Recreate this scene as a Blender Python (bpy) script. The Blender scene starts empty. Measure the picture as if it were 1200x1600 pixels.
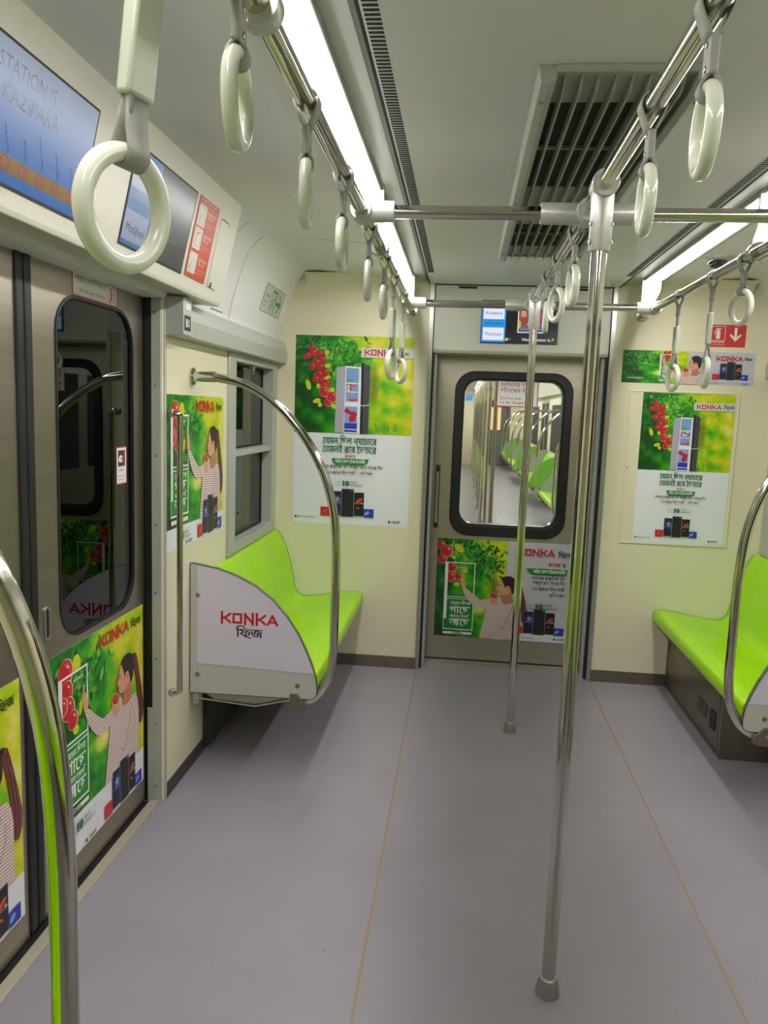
import bpy, math, random
from mathutils import Vector, Matrix
random.seed(7)
SC = bpy.context.scene
COL = SC.collection
PI = math.pi

# ------------------------------------------------------------------ camera, world, exposure
def cam_axes(yaw, pitch, roll):
    cy, sy, cp, sp = math.cos(yaw), math.sin(yaw), math.cos(pitch), math.sin(pitch)
    f = Vector((-sy*cp, cy*cp, sp)); r = Vector((cy, sy, 0)); u = r.cross(f)
    cr, sr = math.cos(roll), math.sin(roll)
    return r*cr + u*sr, u*cr - r*sr, f
r_, u_, f_ = cam_axes(.0969, -.1309, .0361)
cd = bpy.data.cameras.new('camera'); cam = bpy.data.objects.new('camera', cd); COL.objects.link(cam)
cam.matrix_world = Matrix(((r_.x, u_.x, -f_.x, -.2926), (r_.y, u_.y, -f_.y, 0), (r_.z, u_.z, -f_.z, 1.5), (0, 0, 0, 1)))
cd.sensor_width = 36; cd.sensor_fit = 'AUTO'; cd.lens = 36*1207.94/1600; cd.clip_start = .02
SC.camera = cam
w = bpy.data.worlds.new('world'); SC.world = w; w.use_nodes = True
w.node_tree.nodes['Background'].inputs[0].default_value = (.05, .055, .05, 1)
w.node_tree.nodes['Background'].inputs[1].default_value = .25
SC.view_settings.view_transform = 'Standard'; SC.view_settings.look = 'None'
SC.view_settings.gamma = 1; SC.view_settings.exposure = 0.0
LAMP = 40.0            # radiance of the ceiling strip lights

# ------------------------------------------------------------------ materials
def lin(c):
    return tuple(((v/255)/12.92 if v/255 <= .04045 else ((v/255+.055)/1.055)**2.4) for v in c)
MATS = {}
def M(name, rgb=(200, 200, 200), rough=.5, metal=0, spec=.5, noise=0, nscale=8, bump=0, bscale=60, stretch=None, linear=None, coat=0):
    if name in MATS: return MATS[name]
    m = bpy.data.materials.new(name); m.use_nodes = True; nt = m.node_tree; b = nt.nodes['Principled BSDF']
    c = linear or lin(rgb)
    b.inputs['Base Color'].default_value = (*c, 1); b.inputs['Roughness'].default_value = rough
    b.inputs['Metallic'].default_value = metal; b.inputs['Specular IOR Level'].default_value = spec
    b.inputs['Coat Weight'].default_value = coat
    tc = nt.nodes.new('ShaderNodeTexCoord'); src = tc.outputs['Object']
    if stretch:
        mp = nt.nodes.new('ShaderNodeMapping'); mp.inputs['Scale'].default_value = stretch
        nt.links.new(src, mp.inputs['Vector']); src = mp.outputs['Vector']
    if noise:
        n = nt.nodes.new('ShaderNodeTexNoise'); n.inputs['Scale'].default_value = nscale; n.inputs['Detail'].default_value = 5
        nt.links.new(src, n.inputs['Vector'])
        r = nt.nodes.new('ShaderNodeValToRGB'); r.color_ramp.elements[0].position = .3; r.color_ramp.elements[1].position = .7
        r.color_ramp.elements[0].color = (*[v*(1-noise) for v in c], 1); r.color_ramp.elements[1].color = (*[min(1, v*(1+noise)) for v in c], 1)
        nt.links.new(n.outputs['Fac'], r.inputs[0]); nt.links.new(r.outputs[0], b.inputs['Base Color'])
    if bump:
        n = nt.nodes.new('ShaderNodeTexNoise'); n.inputs['Scale'].default_value = bscale; n.inputs['Detail'].default_value = 4
        nt.links.new(src, n.inputs['Vector'])
        bp = nt.nodes.new('ShaderNodeBump'); bp.inputs['Strength'].default_value = bump; bp.inputs['Distance'].default_value = .002
        nt.links.new(n.outputs['Fac'], bp.inputs['Height']); nt.links.new(bp.outputs[0], b.inputs['Normal'])
    MATS[name] = m; return m
def EM(name, rgb, strength=1):
    if name in MATS: return MATS[name]
    m = bpy.data.materials.new(name); m.use_nodes = True; nt = m.node_tree; b = nt.nodes['Principled BSDF']
    b.inputs['Base Color'].default_value = (.02, .02, .02, 1); b.inputs['Roughness'].default_value = .25
    b.inputs['Emission Color'].default_value = (*lin(rgb), 1); b.inputs['Emission Strength'].default_value = strength
    MATS[name] = m; return m

def glass_mat(name, tint=(.75, .8, .77), rough=.0, ior=1.55):
    m = bpy.data.materials.new(name); m.use_nodes = True; nt = m.node_tree; nt.nodes.clear()
    o = nt.nodes.new('ShaderNodeOutputMaterial'); mx = nt.nodes.new('ShaderNodeMixShader')
    t = nt.nodes.new('ShaderNodeBsdfTransparent'); g = nt.nodes.new('ShaderNodeBsdfGlossy'); f = nt.nodes.new('ShaderNodeFresnel')
    t.inputs[0].default_value = (*tint, 1); g.inputs['Roughness'].default_value = rough; f.inputs[0].default_value = ior
    g.inputs[0].default_value = (.9, .95, .92, 1)
    nt.links.new(f.outputs[0], mx.inputs[0]); nt.links.new(t.outputs[0], mx.inputs[1]); nt.links.new(g.outputs[0], mx.inputs[2])
    nt.links.new(mx.outputs[0], o.inputs[0]); MATS[name] = m; return m
GLASS = glass_mat('tinted_window_glass', (.55, .6, .58))
CLEAR = glass_mat('clear_window_glass', (.93, .95, .93), 0, 1.35)

CREAM = M('cream_wall_panel', (222, 215, 186), .38, bump=.02, bscale=25)
CEIL = M('grey_green_ceiling', (226, 225, 222), .45, bump=.015, bscale=20)
HOUS = M('off_white_housing', (214, 211, 196), .4)
ALU = M('grey_painted_aluminium', (178, 181, 173), .42, .2)
SATIN = M('satin_aluminium', (176, 176, 168), .35, .8)
STEEL = M('brushed_stainless_steel', (168, 160, 146), .36, .95, noise=.06, nscale=3, bump=.06, bscale=90, stretch=(1, 1, 14))
STEELH = M('brushed_steel_plate', (138, 130, 118), .38, .9, noise=.06, nscale=3, bump=.06, bscale=60, stretch=(6, 1, 1))
CHROME = M('polished_steel_tube', (205, 202, 194), .09, 1)
CAST = M('cast_satin_fitting', (196, 196, 188), .34, .35)
GREEN = M('lime_green_seat_plastic', (160, 216, 4), .28, spec=.35, coat=.05)
GREEN2 = M('green_side_sheet', (120, 190, 60), .3)
WHITEP = M('pale_side_sheet', (186, 186, 176), .35)
STICK = M('lilac_white_film', (208, 203, 216), .5)
BLACK = M('black_rubber', (22, 23, 22), .5)
DARK = M('dark_gap', (14, 15, 14), .7)
DKSTEEL = M('dark_base_plate', (82, 78, 70), .4, .6)
STRAP = M('grey_strap_webbing', (150, 150, 140), .6)
RINGM = M('ivory_ring_plastic', (222, 224, 206), .18, coat=.5)
SLEEVE = M('pale_green_sleeve', (202, 208, 188), .4)
SCREW = M('screw_head', (150, 146, 136), .3, .9)
SEAM = M('ochre_floor_seam', (150, 132, 100), .6)
PAPER = M('poster_paper', (228, 229, 235), .35)

def floor_material():
    m = M('lilac_grey_vinyl_floor', (146, 140, 149), .32, noise=.05, nscale=3, bump=.02, bscale=180)
    nt = m.node_tree; b = nt.nodes['Principled BSDF']; tc = nt.nodes.new('ShaderNodeTexCoord')
    n = nt.nodes.new('ShaderNodeTexNoise'); n.inputs['Scale'].default_value = 55; n.inputs['Detail'].default_value = 2
    nt.links.new(tc.outputs['Object'], n.inputs['Vector'])
    r = nt.nodes.new('ShaderNodeValToRGB'); r.color_ramp.elements[0].position = .22; r.color_ramp.elements[1].position = .27
    r.color_ramp.elements[0].color = (.55, .53, .55, 1); r.color_ramp.elements[1].color = (1, 1, 1, 1)
    nt.links.new(n.outputs['Fac'], r.inputs[0])
    mx = nt.nodes.new('ShaderNodeMix'); mx.data_type = 'RGBA'; mx.blend_type = 'MULTIPLY'; mx.inputs[0].default_value = 1
    old = b.inputs['Base Color'].links[0].from_socket
    nt.links.new(old, mx.inputs[6]); nt.links.new(r.outputs[0], mx.inputs[7]); nt.links.new(mx.outputs[2], b.inputs['Base Color'])
    return m
FLOOR = floor_material()

def foliage_material():
    m = bpy.data.materials.new('printed_blurred_garden'); m.use_nodes = True; nt = m.node_tree; b = nt.nodes['Principled BSDF']
    b.inputs['Roughness'].default_value = .35
    uv = nt.nodes.new('ShaderNodeUVMap'); sp = nt.nodes.new('ShaderNodeSeparateXYZ'); nt.links.new(uv.outputs[0], sp.inputs[0])
    n = nt.nodes.new('ShaderNodeTexNoise'); n.inputs['Scale'].default_value = 5.0; n.inputs['Detail'].default_value = 2.5
    nt.links.new(uv.outputs[0], n.inputs['Vector'])
    def math_(op, a, bb):
        k = nt.nodes.new('ShaderNodeMath'); k.operation = op
        for i, v in enumerate((a, bb)):
            if isinstance(v, (int, float)): k.inputs[i].default_value = v
            else: nt.links.new(v, k.inputs[i])
        return k.outputs[0]
    t = math_('ADD', math_('MULTIPLY', sp.outputs[0], .85), math_('MULTIPLY', math_('SUBTRACT', n.outputs['Fac'], .5), 1.5))
    t = math_('ADD', t, math_('MULTIPLY', math_('SUBTRACT', sp.outputs[1], .5), .12))
    r = nt.nodes.new('ShaderNodeValToRGB'); cr = r.color_ramp
    stops = [(0, (8, 70, 18)), (.22, (20, 130, 14)), (.42, (70, 170, 10)), (.62, (150, 195, 8)), (.82, (206, 205, 12)), (1, (222, 218, 110))]
    cr.elements[0].position = 0; cr.elements[1].position = 1
    for k, (p, c) in enumerate(stops):
        e = cr.elements[0] if k == 0 else cr.elements[-1] if k == len(stops)-1 else cr.elements.new(p)
        e.color = (*lin(c), 1)
    nt.links.new(t, r.inputs[0])
    # soft pale light spot low and a brown trunk, both printed on the paper
    n2 = nt.nodes.new('ShaderNodeTexNoise'); n2.inputs['Scale'].default_value = 3; nt.links.new(uv.outputs[0], n2.inputs['Vector'])
    def blob(cx, cy, sx, sy):
        dx = math_('MULTIPLY', math_('SUBTRACT', sp.outputs[0], cx), 1/sx); dy = math_('MULTIPLY', math_('SUBTRACT', sp.outputs[1], cy), 1/sy)
        d = math_('ADD', math_('MULTIPLY', dx, dx), math_('MULTIPLY', dy, dy))
        k = nt.nodes.new('ShaderNodeMath'); k.operation = 'SUBTRACT'; k.use_clamp = True; k.inputs[0].default_value = 1; nt.links.new(d, k.inputs[1]); return k.outputs[0]
    def over(base, fac, col):
        mx = nt.nodes.new('ShaderNodeMix'); mx.data_type = 'RGBA'; nt.links.new(fac, mx.inputs[0]); nt.links.new(base, mx.inputs[6]); mx.inputs[7].default_value = (*lin(col), 1); return mx.outputs[2]
    c = over(r.outputs[0], math_('MULTIPLY', blob(.67, .5, .05, .25), .75), (96, 84, 20))
    c = over(c, blob(.52, .32, .12, .09), (226, 222, 120))
    nt.links.new(c, b.inputs['Base Color']); return m
FOL = foliage_material()
def shirt_material():
    m = bpy.data.materials.new('printed_striped_shirt'); m.use_nodes = True; nt = m.node_tree; b = nt.nodes['Principled BSDF']
    b.inputs['Roughness'].default_value = .35
    tc = nt.nodes.new('ShaderNodeTexCoord')
    mp = nt.nodes.new('ShaderNodeMapping'); mp.inputs['Rotation'].default_value = (0, 0, .08); nt.links.new(tc.outputs['Object'], mp.inputs[0])
    wv = nt.nodes.new('ShaderNodeTexWave'); wv.bands_direction = 'Y'; wv.inputs['Scale'].default_value = 33; wv.inputs['Distortion'].default_value = 2.2
    wv.inputs['Detail Scale'].default_value = .35; nt.links.new(mp.outputs[0], wv.inputs['Vector'])
    r = nt.nodes.new('ShaderNodeValToRGB'); r.color_ramp.elements[0].position = .12; r.color_ramp.elements[1].position = .34
    r.color_ramp.elements[0].color = (*lin((150, 100, 86)), 1); r.color_ramp.elements[1].color = (*lin((226, 212, 208)), 1)
    nt.links.new(wv.outputs['Fac'], r.inputs[0]); nt.links.new(r.outputs[0], b.inputs['Base Color']); return m
SHIRT = shirt_material()

# ------------------------------------------------------------------ object helpers
def tag(o, label=None, cat=None, group=None, kind=None):
    if label: o['label'] = label
    if cat: o['category'] = cat
    if group: o['group'] = group
    if kind: o['kind'] = kind
    return o
def empty(name, loc, label, cat, group=None):
    o = bpy.data.objects.new(name, None); COL.objects.link(o); o.location = loc; o.empty_display_size = .05
    return tag(o, label, cat, group)
class B:
    """collects faces with world coordinates; build() links them as one mesh object"""
    def __init__(s): s.v = []; s.f = []; s.mi = []; s.mats = []; s.m = 0
    def mat(s, m):
        if m not in s.mats: s.mats.append(m)
        s.m = s.mats.index(m); return s
    def add(s, vs, fs):
        o = len(s.v); s.v += [tuple(p) for p in vs]; s.f += [tuple(i+o for i in f) for f in fs]; s.mi += [s.m]*len(fs); return s
    def box(s, x0, x1, y0, y1, z0, z1):
        x0, x1 = sorted((x0, x1)); y0, y1 = sorted((y0, y1)); z0, z1 = sorted((z0, z1))
        v = [(x0,y0,z0),(x1,y0,z0),(x1,y1,z0),(x0,y1,z0),(x0,y0,z1),(x1,y0,z1),(x1,y1,z1),(x0,y1,z1)]
        return s.add(v, [(0,3,2,1),(4,5,6,7),(0,1,5,4),(1,2,6,5),(2,3,7,6),(3,0,4,7)])
    def prism(s, pts, axis, a, b):
        """closed outline pts (2D) extruded along axis from a to b; outline coordinates are the other two axes in order"""
        def P(q, t): return (t, q[0], q[1]) if axis == 0 else (q[0], t, q[1]) if axis == 1 else (q[0], q[1], t)
        n = len(pts); v = [P(q, a) for q in pts] + [P(q, b) for q in pts]
        f = [tuple(range(n))[::-1], tuple(range(n, 2*n))] + [(i, (i+1) % n, n+(i+1) % n, n+i) for i in range(n)]
        return s.add(v, f)
    def sheet(s, pts, axis, a, b):
        def P(q, t): return (t, q[0], q[1]) if axis == 0 else (q[0], t, q[1]) if axis == 1 else (q[0], q[1], t)
        n = len(pts); v = [P(q, a) for q in pts] + [P(q, b) for q in pts]
        return s.add(v, [(i, i+1, n+i+1, n+i) for i in range(n-1)])
    def tube(s, path, r, n=20, caps=True):
        path = [Vector(p) for p in path]; rs = r if isinstance(r, (list, tuple)) else [r]*len(path)
        rings = []; up = None
        for i, p in enumerate(path):
            d = (path[min(i+1, len(path)-1)] - path[max(i-1, 0)]).normalized()
            if up is None: up = Vector((0, 0, 1)) if abs(d.z) < .9 else Vector((1, 0, 0))
            a = d.cross(up).normalized(); up = a.cross(d).normalized()
            rings.append([p + rs[i]*(math.cos(2*PI*k/n)*a + math.sin(2*PI*k/n)*up) for k in range(n)])
        v = [q for rg in rings for q in rg]; f = []
        for i in range(len(path)-1):
            for k in range(n): f.append((i*n+k, i*n+(k+1) % n, (i+1)*n+(k+1) % n, (i+1)*n+k))
        if caps: f += [tuple(range(n))[::-1], tuple(range((len(path)-1)*n, len(path)*n))]
        return s.add(v, f)
    def rod(s, a, b, r, n=20): return s.tube([a, b], r, n)
    def torus(s, c, R, r, e1, e2, N=48, n=14, sx=1, sy=1):
        c = Vector(c); e1 = Vector(e1); e2 = Vector(e2); e3 = e1.cross(e2); v = []; f = []
        for i in range(N):
            a = 2*PI*i/N; d = math.cos(a)*e1 + math.sin(a)*e2
            for k in range(n):
                b = 2*PI*k/n; v.append(c + (R + r*sx*math.cos(b))*d + r*sy*math.sin(b)*e3)
        for i in range(N):
            for k in range(n): f.append((i*n+k, ((i+1) % N)*n+k, ((i+1) % N)*n+(k+1) % n, i*n+(k+1) % n))
        return s.add(v, f)
    def dome(s, c, r, n=8, flat=.5, axis=(0, -1, 0)):
        """small screw head facing axis"""
        c = Vector(c); a = Vector(axis).normalized(); t = a.orthogonal().normalized(); u = a.cross(t); v = []; f = []
        for j, (rr, h) in enumerate(((1, 0), (.85, flat*.6), (.4, flat))):
            for k in range(n): v.append(c + r*rr*(math.cos(2*PI*k/n)*t + math.sin(2*PI*k/n)*u) + a*r*h)
        for j in range(2):
            for k in range(n): f.append((j*n+k, j*n+(k+1) % n, (j+1)*n+(k+1) % n, (j+1)*n+k))
        f.append(tuple(range(2*n, 3*n)))
        return s.add(v, f)
    def frame(s, outer, inner, axis, a, b):
        """plate with a hole: outer and inner loops of equal length"""
        def P(q, t): return (t, q[0], q[1]) if axis == 0 else (q[0], t, q[1]) if axis == 1 else (q[0], q[1], t)
        n = len(outer); v = [P(q, t) for t in (a, b) for L in (outer, inner) for q in L]; f = []
        for i in range(n):
            j = (i+1) % n
            f += [(i, j, n+j, n+i), (2*n+i, 3*n+i, 3*n+j, 2*n+j), (i, 2*n+i, 2*n+j, j), (n+i, n+j, 3*n+j, 3*n+i)]
        return s.add(v, f)
    def build(s, name, mat=None, parent=None, smooth=35, bevel=0, solid=0, subsurf=0):
        me = bpy.data.meshes.new(name)
        off = Vector(parent.matrix_world.translation) if parent else None
        if parent:
            p = parent; off = Vector((0, 0, 0))
            while p: off += Vector(p.location); p = p.parent
        v = [tuple(Vector(q) - off) for q in s.v] if off is not None else s.v
        me.from_pydata(v, [], s.f)
        for m in ([mat] if mat else s.mats): me.materials.append(m)
        if not mat: me.polygons.foreach_set('material_index', s.mi)
        import bmesh
        bm = bmesh.new(); bm.from_mesh(me); bmesh.ops.recalc_face_normals(bm, faces=bm.faces); bm.to_mesh(me); bm.free()
        if smooth:
            me.polygons.foreach_set('use_smooth', [True]*len(me.polygons)); me.set_sharp_from_angle(angle=math.radians(smooth))
        o = bpy.data.objects.new(name, me); COL.objects.link(o)
        if parent: o.parent = parent
        if bevel:
            k = o.modifiers.new('bevel', 'BEVEL'); k.width = bevel; k.segments = 2; k.limit_method = 'ANGLE'; k.angle_limit = math.radians(40)
        if solid:
            k = o.modifiers.new('solid', 'SOLIDIFY'); k.thickness = solid; k.offset = 0
        me.update(); return o
def rrect(x0, x1, z0, z1, r, n=8):
    L = []
    for cx, cz, a0 in ((x1-r, z1-r, 0), (x0+r, z1-r, 90), (x0+r, z0+r, 180), (x1-r, z0+r, 270)):
        for k in range(n+1):
            a = math.radians(a0 + 90*k/n); L.append((cx+r*math.cos(a), cz+r*math.sin(a)))
    return L
def rect_for(inner, x0, x1, z0, z1, n=8):
    """rectangle loop matched to an rrect loop"""
    L = []
    C = [(x1, z1), (x0, z1), (x0, z0), (x1, z0)]
    for c in range(4):
        pts = inner[c*(n+1):(c+1)*(n+1)]; a, b = pts[0], pts[-1]; cx, cz = C[c]
        A = (cx, a[1]) if c in (0, 2) else (a[0], cz)
        Bq = (b[0], cz) if c in (0, 2) else (cx, b[1])
        for k in range(n+1):
            t = k/n
            if t <= .5: u = t*2; L.append((A[0]+(cx-A[0])*u, A[1]+(cz-A[1])*u))
            else: u = t*2-1; L.append((cx+(Bq[0]-cx)*u, cz+(Bq[1]-cz)*u))
    return L
def catmull(P, k=6):
    out = []
    for i in range(len(P)-1):
        p0, p1, p2, p3 = P[max(i-1, 0)], P[i], P[i+1], P[min(i+2, len(P)-1)]
        for j in range(k):
            t = j/k
            out.append(tuple(.5*((2*b)+(-a+c)*t+(2*a-5*b+4*c-d)*t*t+(-a+3*b-3*c+d)*t**3) for a, b, c, d in zip(p0, p1, p2, p3)))
    out.append(tuple(P[-1])); return out
def dup(root, loc, label=None, group=None, rotz=None):
    r = root.copy(); COL.objects.link(r); r.location = loc
    if rotz is not None: r.rotation_euler = (0, 0, rotz)
    if label: r['label'] = label
    if group: r['group'] = group
    for ch in list(root.children):
        c = ch.copy(); COL.objects.link(c); c.parent = r
        for g in ch.children:
            d = g.copy(); COL.objects.link(d); d.parent = c
    return r
def screws(parent, pts, r, axis=(0, -1, 0), n=8, mat=None, name='screw'):
    for p in pts: B().dome(p, r, n, axis=axis).build(name, mat or SCREW, parent)
def struct(b, name, mat=None, **k):
    o = b.build(name, mat, **k); o['kind'] = 'structure'; return o

# ------------------------------------------------------------------ flat print work (posters, signs, screens)
TCACHE = {}
def text_shape(s, bold=0.0):
    key = (s, bold)
    if key in TCACHE: return TCACHE[key]
    c = bpy.data.curves.new('t', 'FONT'); c.body = s; c.resolution_u = 2; c.size = 1; c.offset = bold; c.fill_mode = 'FRONT'
    o = bpy.data.objects.new('t', c); COL.objects.link(o); bpy.context.view_layer.update()
    dg = bpy.context.evaluated_depsgraph_get(); e = o.evaluated_get(dg); me = e.to_mesh()
    v = [(p.co.x, p.co.y) for p in me.vertices]; f = [tuple(p.vertices) for p in me.polygons]
    e.to_mesh_clear(); bpy.data.objects.remove(o); bpy.data.curves.remove(c)
    if v:
        x0 = min(p[0] for p in v); x1 = max(p[0] for p in v); y0 = min(p[1] for p in v); y1 = max(p[1] for p in v)
    else: x0 = x1 = y0 = y1 = 0
    TCACHE[key] = (v, f, x0, x1, y0, y1); return TCACHE[key]
class Art:
    """a print in its own plane: x right, y up, metres; each layer a hair above the last"""
    def __init__(s): s.v = []; s.f = []; s.mi = []; s.uv = []; s.mats = []; s.z = .0006; s.uvr = (0, 0, 1, 1)
    def _m(s, m):
        if m not in s.mats: s.mats.append(m)
        return s.mats.index(m)
    def add(s, pts, faces, mat, lift=True):
        s.z += .00002 if lift else .000008
        o = len(s.v); s.v += [(p[0], p[1], s.z) for p in pts]
        x0, y0, x1, y1 = s.uvr; s.uv += [((p[0]-x0)/(x1-x0), (p[1]-y0)/(y1-y0)) for p in pts]
        s.f += [tuple(i+o for i in f) for f in faces]; s.mi += [s._m(mat)]*len(faces)
    def poly(s, pts, mat, lift=True): s.add(pts, [tuple(range(len(pts)))], mat, lift)
    def rect(s, x0, y0, x1, y1, mat): s.poly([(x0, y0), (x1, y0), (x1, y1), (x0, y1)], mat)
    def rrect(s, x0, y0, x1, y1, r, mat): s.poly(rrect(x0, x1, y0, y1, r, 5), mat)
    def disc(s, x, y, rx, ry, mat, rot=0, n=20, lift=True):
        c, q = math.cos(rot), math.sin(rot)
        s.poly([(x+rx*math.cos(a)*c-ry*math.sin(a)*q, y+rx*math.cos(a)*q+ry*math.sin(a)*c) for a in [2*PI*k/n for k in range(n)]], mat, lift)
    def leaf(s, x, y, L, wd, rot, mat, lift=False):
        c, q = math.cos(rot), math.sin(rot); P = [(0, 0), (.3, .5), (.6, .45), (1, 0), (.6, -.45), (.3, -.5)]
        s.poly([(x+L*a*c-wd*b*q, y+L*a*q+wd*b*c) for a, b in P], mat, lift)
    def stroke(s, P, wd, mat, closed=False):
        s.z += .00002; n = len(P); segs = n if closed else n-1
        for i in range(segs):
            a = P[i]; b = P[(i+1) % n]; dx, dy = b[0]-a[0], b[1]-a[1]; l = math.hypot(dx, dy) or 1
            ux, uy = dx/l*wd/2, dy/l*wd/2
            s.add([(a[0]-ux-uy*1, a[1]-uy+ux), (a[0]-ux+uy, a[1]-uy-ux), (b[0]+ux+uy, b[1]+uy-ux), (b[0]+ux-uy, b[1]+uy+ux)], [(0, 1, 2, 3)], mat, False)
    def outline(s, x0, y0, x1, y1, wd, mat): s.stroke([(x0, y0), (x1, y0), (x1, y1), (x0, y1)], wd, mat, True)
    def text(s, t, x, y, h, mat, align='l', wid=None, bold=.0, rot=0):
        """h = line size; or fit to width wid"""
        v, f, x0, x1, y0, y1 = text_shape(t, 0)
        if not v: return
        kx = ky = h
        if wid: kx = wid/max(x1-x0, 1e-6)
        W = (x1-x0)*kx; ox = x - (W/2 if align == 'c' else W if align == 'r' else 0)
        P = [(ox+(p[0]-x0)*kx, y+p[1]*ky) for p in v]
        if rot:
            c, q = math.cos(rot), math.sin(rot); P = [(x+(a-x)*c-(b-y)*q, y+(a-x)*q+(b-y)*c) for a, b in P]
        s.add(P, f, mat)
        if bold:
            for dx, dy in ((-1, 0), (1, 0), (0, 1)): s.add([(a+dx*bold*h*1.3, b+dy*bold*h*1.1) for a, b in P], f, mat, False)
    def konka(s, x, y, wd, mat):
        """the wide five letter logo; (x, y) lower left, wd total width"""
        h = wd*.19; t = h*.215; a = t/2
        lw = wd*.174; X = [x+i*wd*.2065 for i in range(5)]
        def K(p):
            s.stroke([(p+a, y), (p+a, y+h)], t, mat); s.stroke([(p+t, y+h/2), (p+lw*.42, y+h/2), (p+lw*.95, y+h-a)], t*.95, mat); s.stroke([(p+lw*.42, y+h/2), (p+lw*.95, y+a)], t*.95, mat)
        K(X[0])
        s.stroke([(X[1]+a, y+a), (X[1]+lw-a, y+a), (X[1]+lw-a, y+h-a), (X[1]+a, y+h-a)], t, mat, True)
        s.stroke([(X[2]+a, y), (X[2]+a, y+h-a*.5)], t, mat); s.stroke([(X[2]+a, y+h-a), (X[2]+lw-a, y+a)], t, mat); s.stroke([(X[2]+lw-a, y), (X[2]+lw-a, y+h)], t, mat)
        K(X[3])
        p = X[4]; s.stroke([(p+a*.6, y+a), (p+lw*.5, y+h-a)], t, mat); s.stroke([(p+lw*.5, y+h-a), (p+lw-a*.3, y+a)], t, mat); s.stroke([(p+lw*.3, y+h*.3), (p+lw*.7, y+h*.3)], t*.8, mat)
    def fridge_word(s, x, y, h, mat):
        """the Bengali word under or beside the logo, lower left (x, y), letter height h"""
        v, f, x0, x1, y0, y1 = text_shape('\u09bf\u09ab\u099c', 0)
        k = h/(y1-y0)
        for d in (0, .022, .044): s.add([(x+(p[0]-x0)*k+d*h, y+(p[1]-y0)*k) for p in v], f, mat, d == 0)
        ww = (x1-x0)*k
        s.stroke([(x+ww*.30, y+h*.20), (x+ww*.40, y+h*.06), (x+ww*.56, y-h*.04)], h*.085, mat)
        return ww
    def place(s, name, origin, right, up, label, cat, group=None, parent=None, w=None, h=None, sheet=None, mat=None, thick=.0006):
        """w, h: size of the backing sheet"""
        right = Vector(right).normalized(); up = Vector(up).normalized(); nrm = right.cross(up)
        v = list(s.v); f = list(s.f); mi = list(s.mi); uv = list(s.uv)
        if sheet is not None:
            o = len(v)
            for zz in (thick, 0): v += [(0, 0, zz), (w, 0, zz), (w, h, zz), (0, h, zz)]
            uv += [(0, 0)]*8
            f += [(o, o+1, o+2, o+3), (o+7, o+6, o+5, o+4), (o, o+4, o+5, o+1), (o+1, o+5, o+6, o+2), (o+2, o+6, o+7, o+3), (o+3, o+7, o+4, o)]
            mi += [s._m(sheet)]*6
        me = bpy.data.meshes.new(name); me.from_pydata(v, [], f)
        for m in s.mats: me.materials.append(m)
        me.polygons.foreach_set('material_index', mi)
        ul = me.uv_layers.new(name='UVMap'); li = [0]*len(me.loops); me.loops.foreach_get('vertex_index', li)
        ul.data.foreach_set('uv', [c for i in li for c in uv[i]])
        o = bpy.data.objects.new(name, me); COL.objects.link(o)
        o.matrix_world = Matrix(((right.x, up.x, nrm.x, origin[0]), (right.y, up.y, nrm.y, origin[1]), (right.z, up.z, nrm.z, origin[2]), (0, 0, 0, 1)))
        if parent:
            off = Vector((0, 0, 0)); p = parent
            while p: off += Vector(p.location); p = p.parent
            o.parent = parent; o.location = Vector(origin) - off
        elif label: tag(o, label, cat, group)
        me.update(); return o
INK = lambda n, c, r=.4: M('ink_'+n, c, r)
RED = INK('logo_red', (196, 22, 30)); NEAR = INK('near_black', (26, 26, 28)); WHT = INK('white', (230, 230, 230))
DGRN = INK('headline_green', (0, 104, 62)); BGRN = INK('banner_green', (16, 128, 40)); GREY = INK('grey_bg', (190, 190, 198))
SKIN = INK('skin', (214, 156, 124)); SKIN2 = INK('skin_shade', (184, 118, 88)); HAIR = INK('hair', (44, 30, 30)); PONY = INK('pony', (110, 52, 46)); PONY2 = INK('pony_strand', (140, 76, 66))
APL = INK('apple', (190, 26, 40)); APL2 = INK('apple_light', (216, 62, 66)); APL3 = INK('apple_dark', (140, 14, 30)); YLF = INK('yellow_leaf', (196, 206, 24))
L1 = INK('leaf_a', (18, 96, 30)); L2 = INK('leaf_b', (36, 140, 40)); L3 = INK('leaf_c', (84, 168, 50)); L4 = INK('leaf_d', (8, 60, 24)); L5 = INK('leaf_e', (130, 190, 60))
NAVY = INK('navy', (24, 28, 62)); FRBLK = INK('fridge_black', (34, 34, 38)); BLUE = INK('box_blue', (34, 60, 170)); REDB = INK('box_red', (200, 34, 44)); ORNG = INK('orange', (206, 80, 40)); PBL = INK('pale_blue', (130, 160, 220))
FRG = INK('fridge_grey', (170, 168, 184)); FRD = INK('fridge_door', (70, 66, 78)); ICE = INK('ice_blue', (120, 160, 206)); LOGOBG = INK('logo_tab', (206, 208, 196)); SHADE = INK('shirt_fold', (150, 122, 112))
PALEY = INK('pale_yellow', (212, 214, 150))

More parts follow.
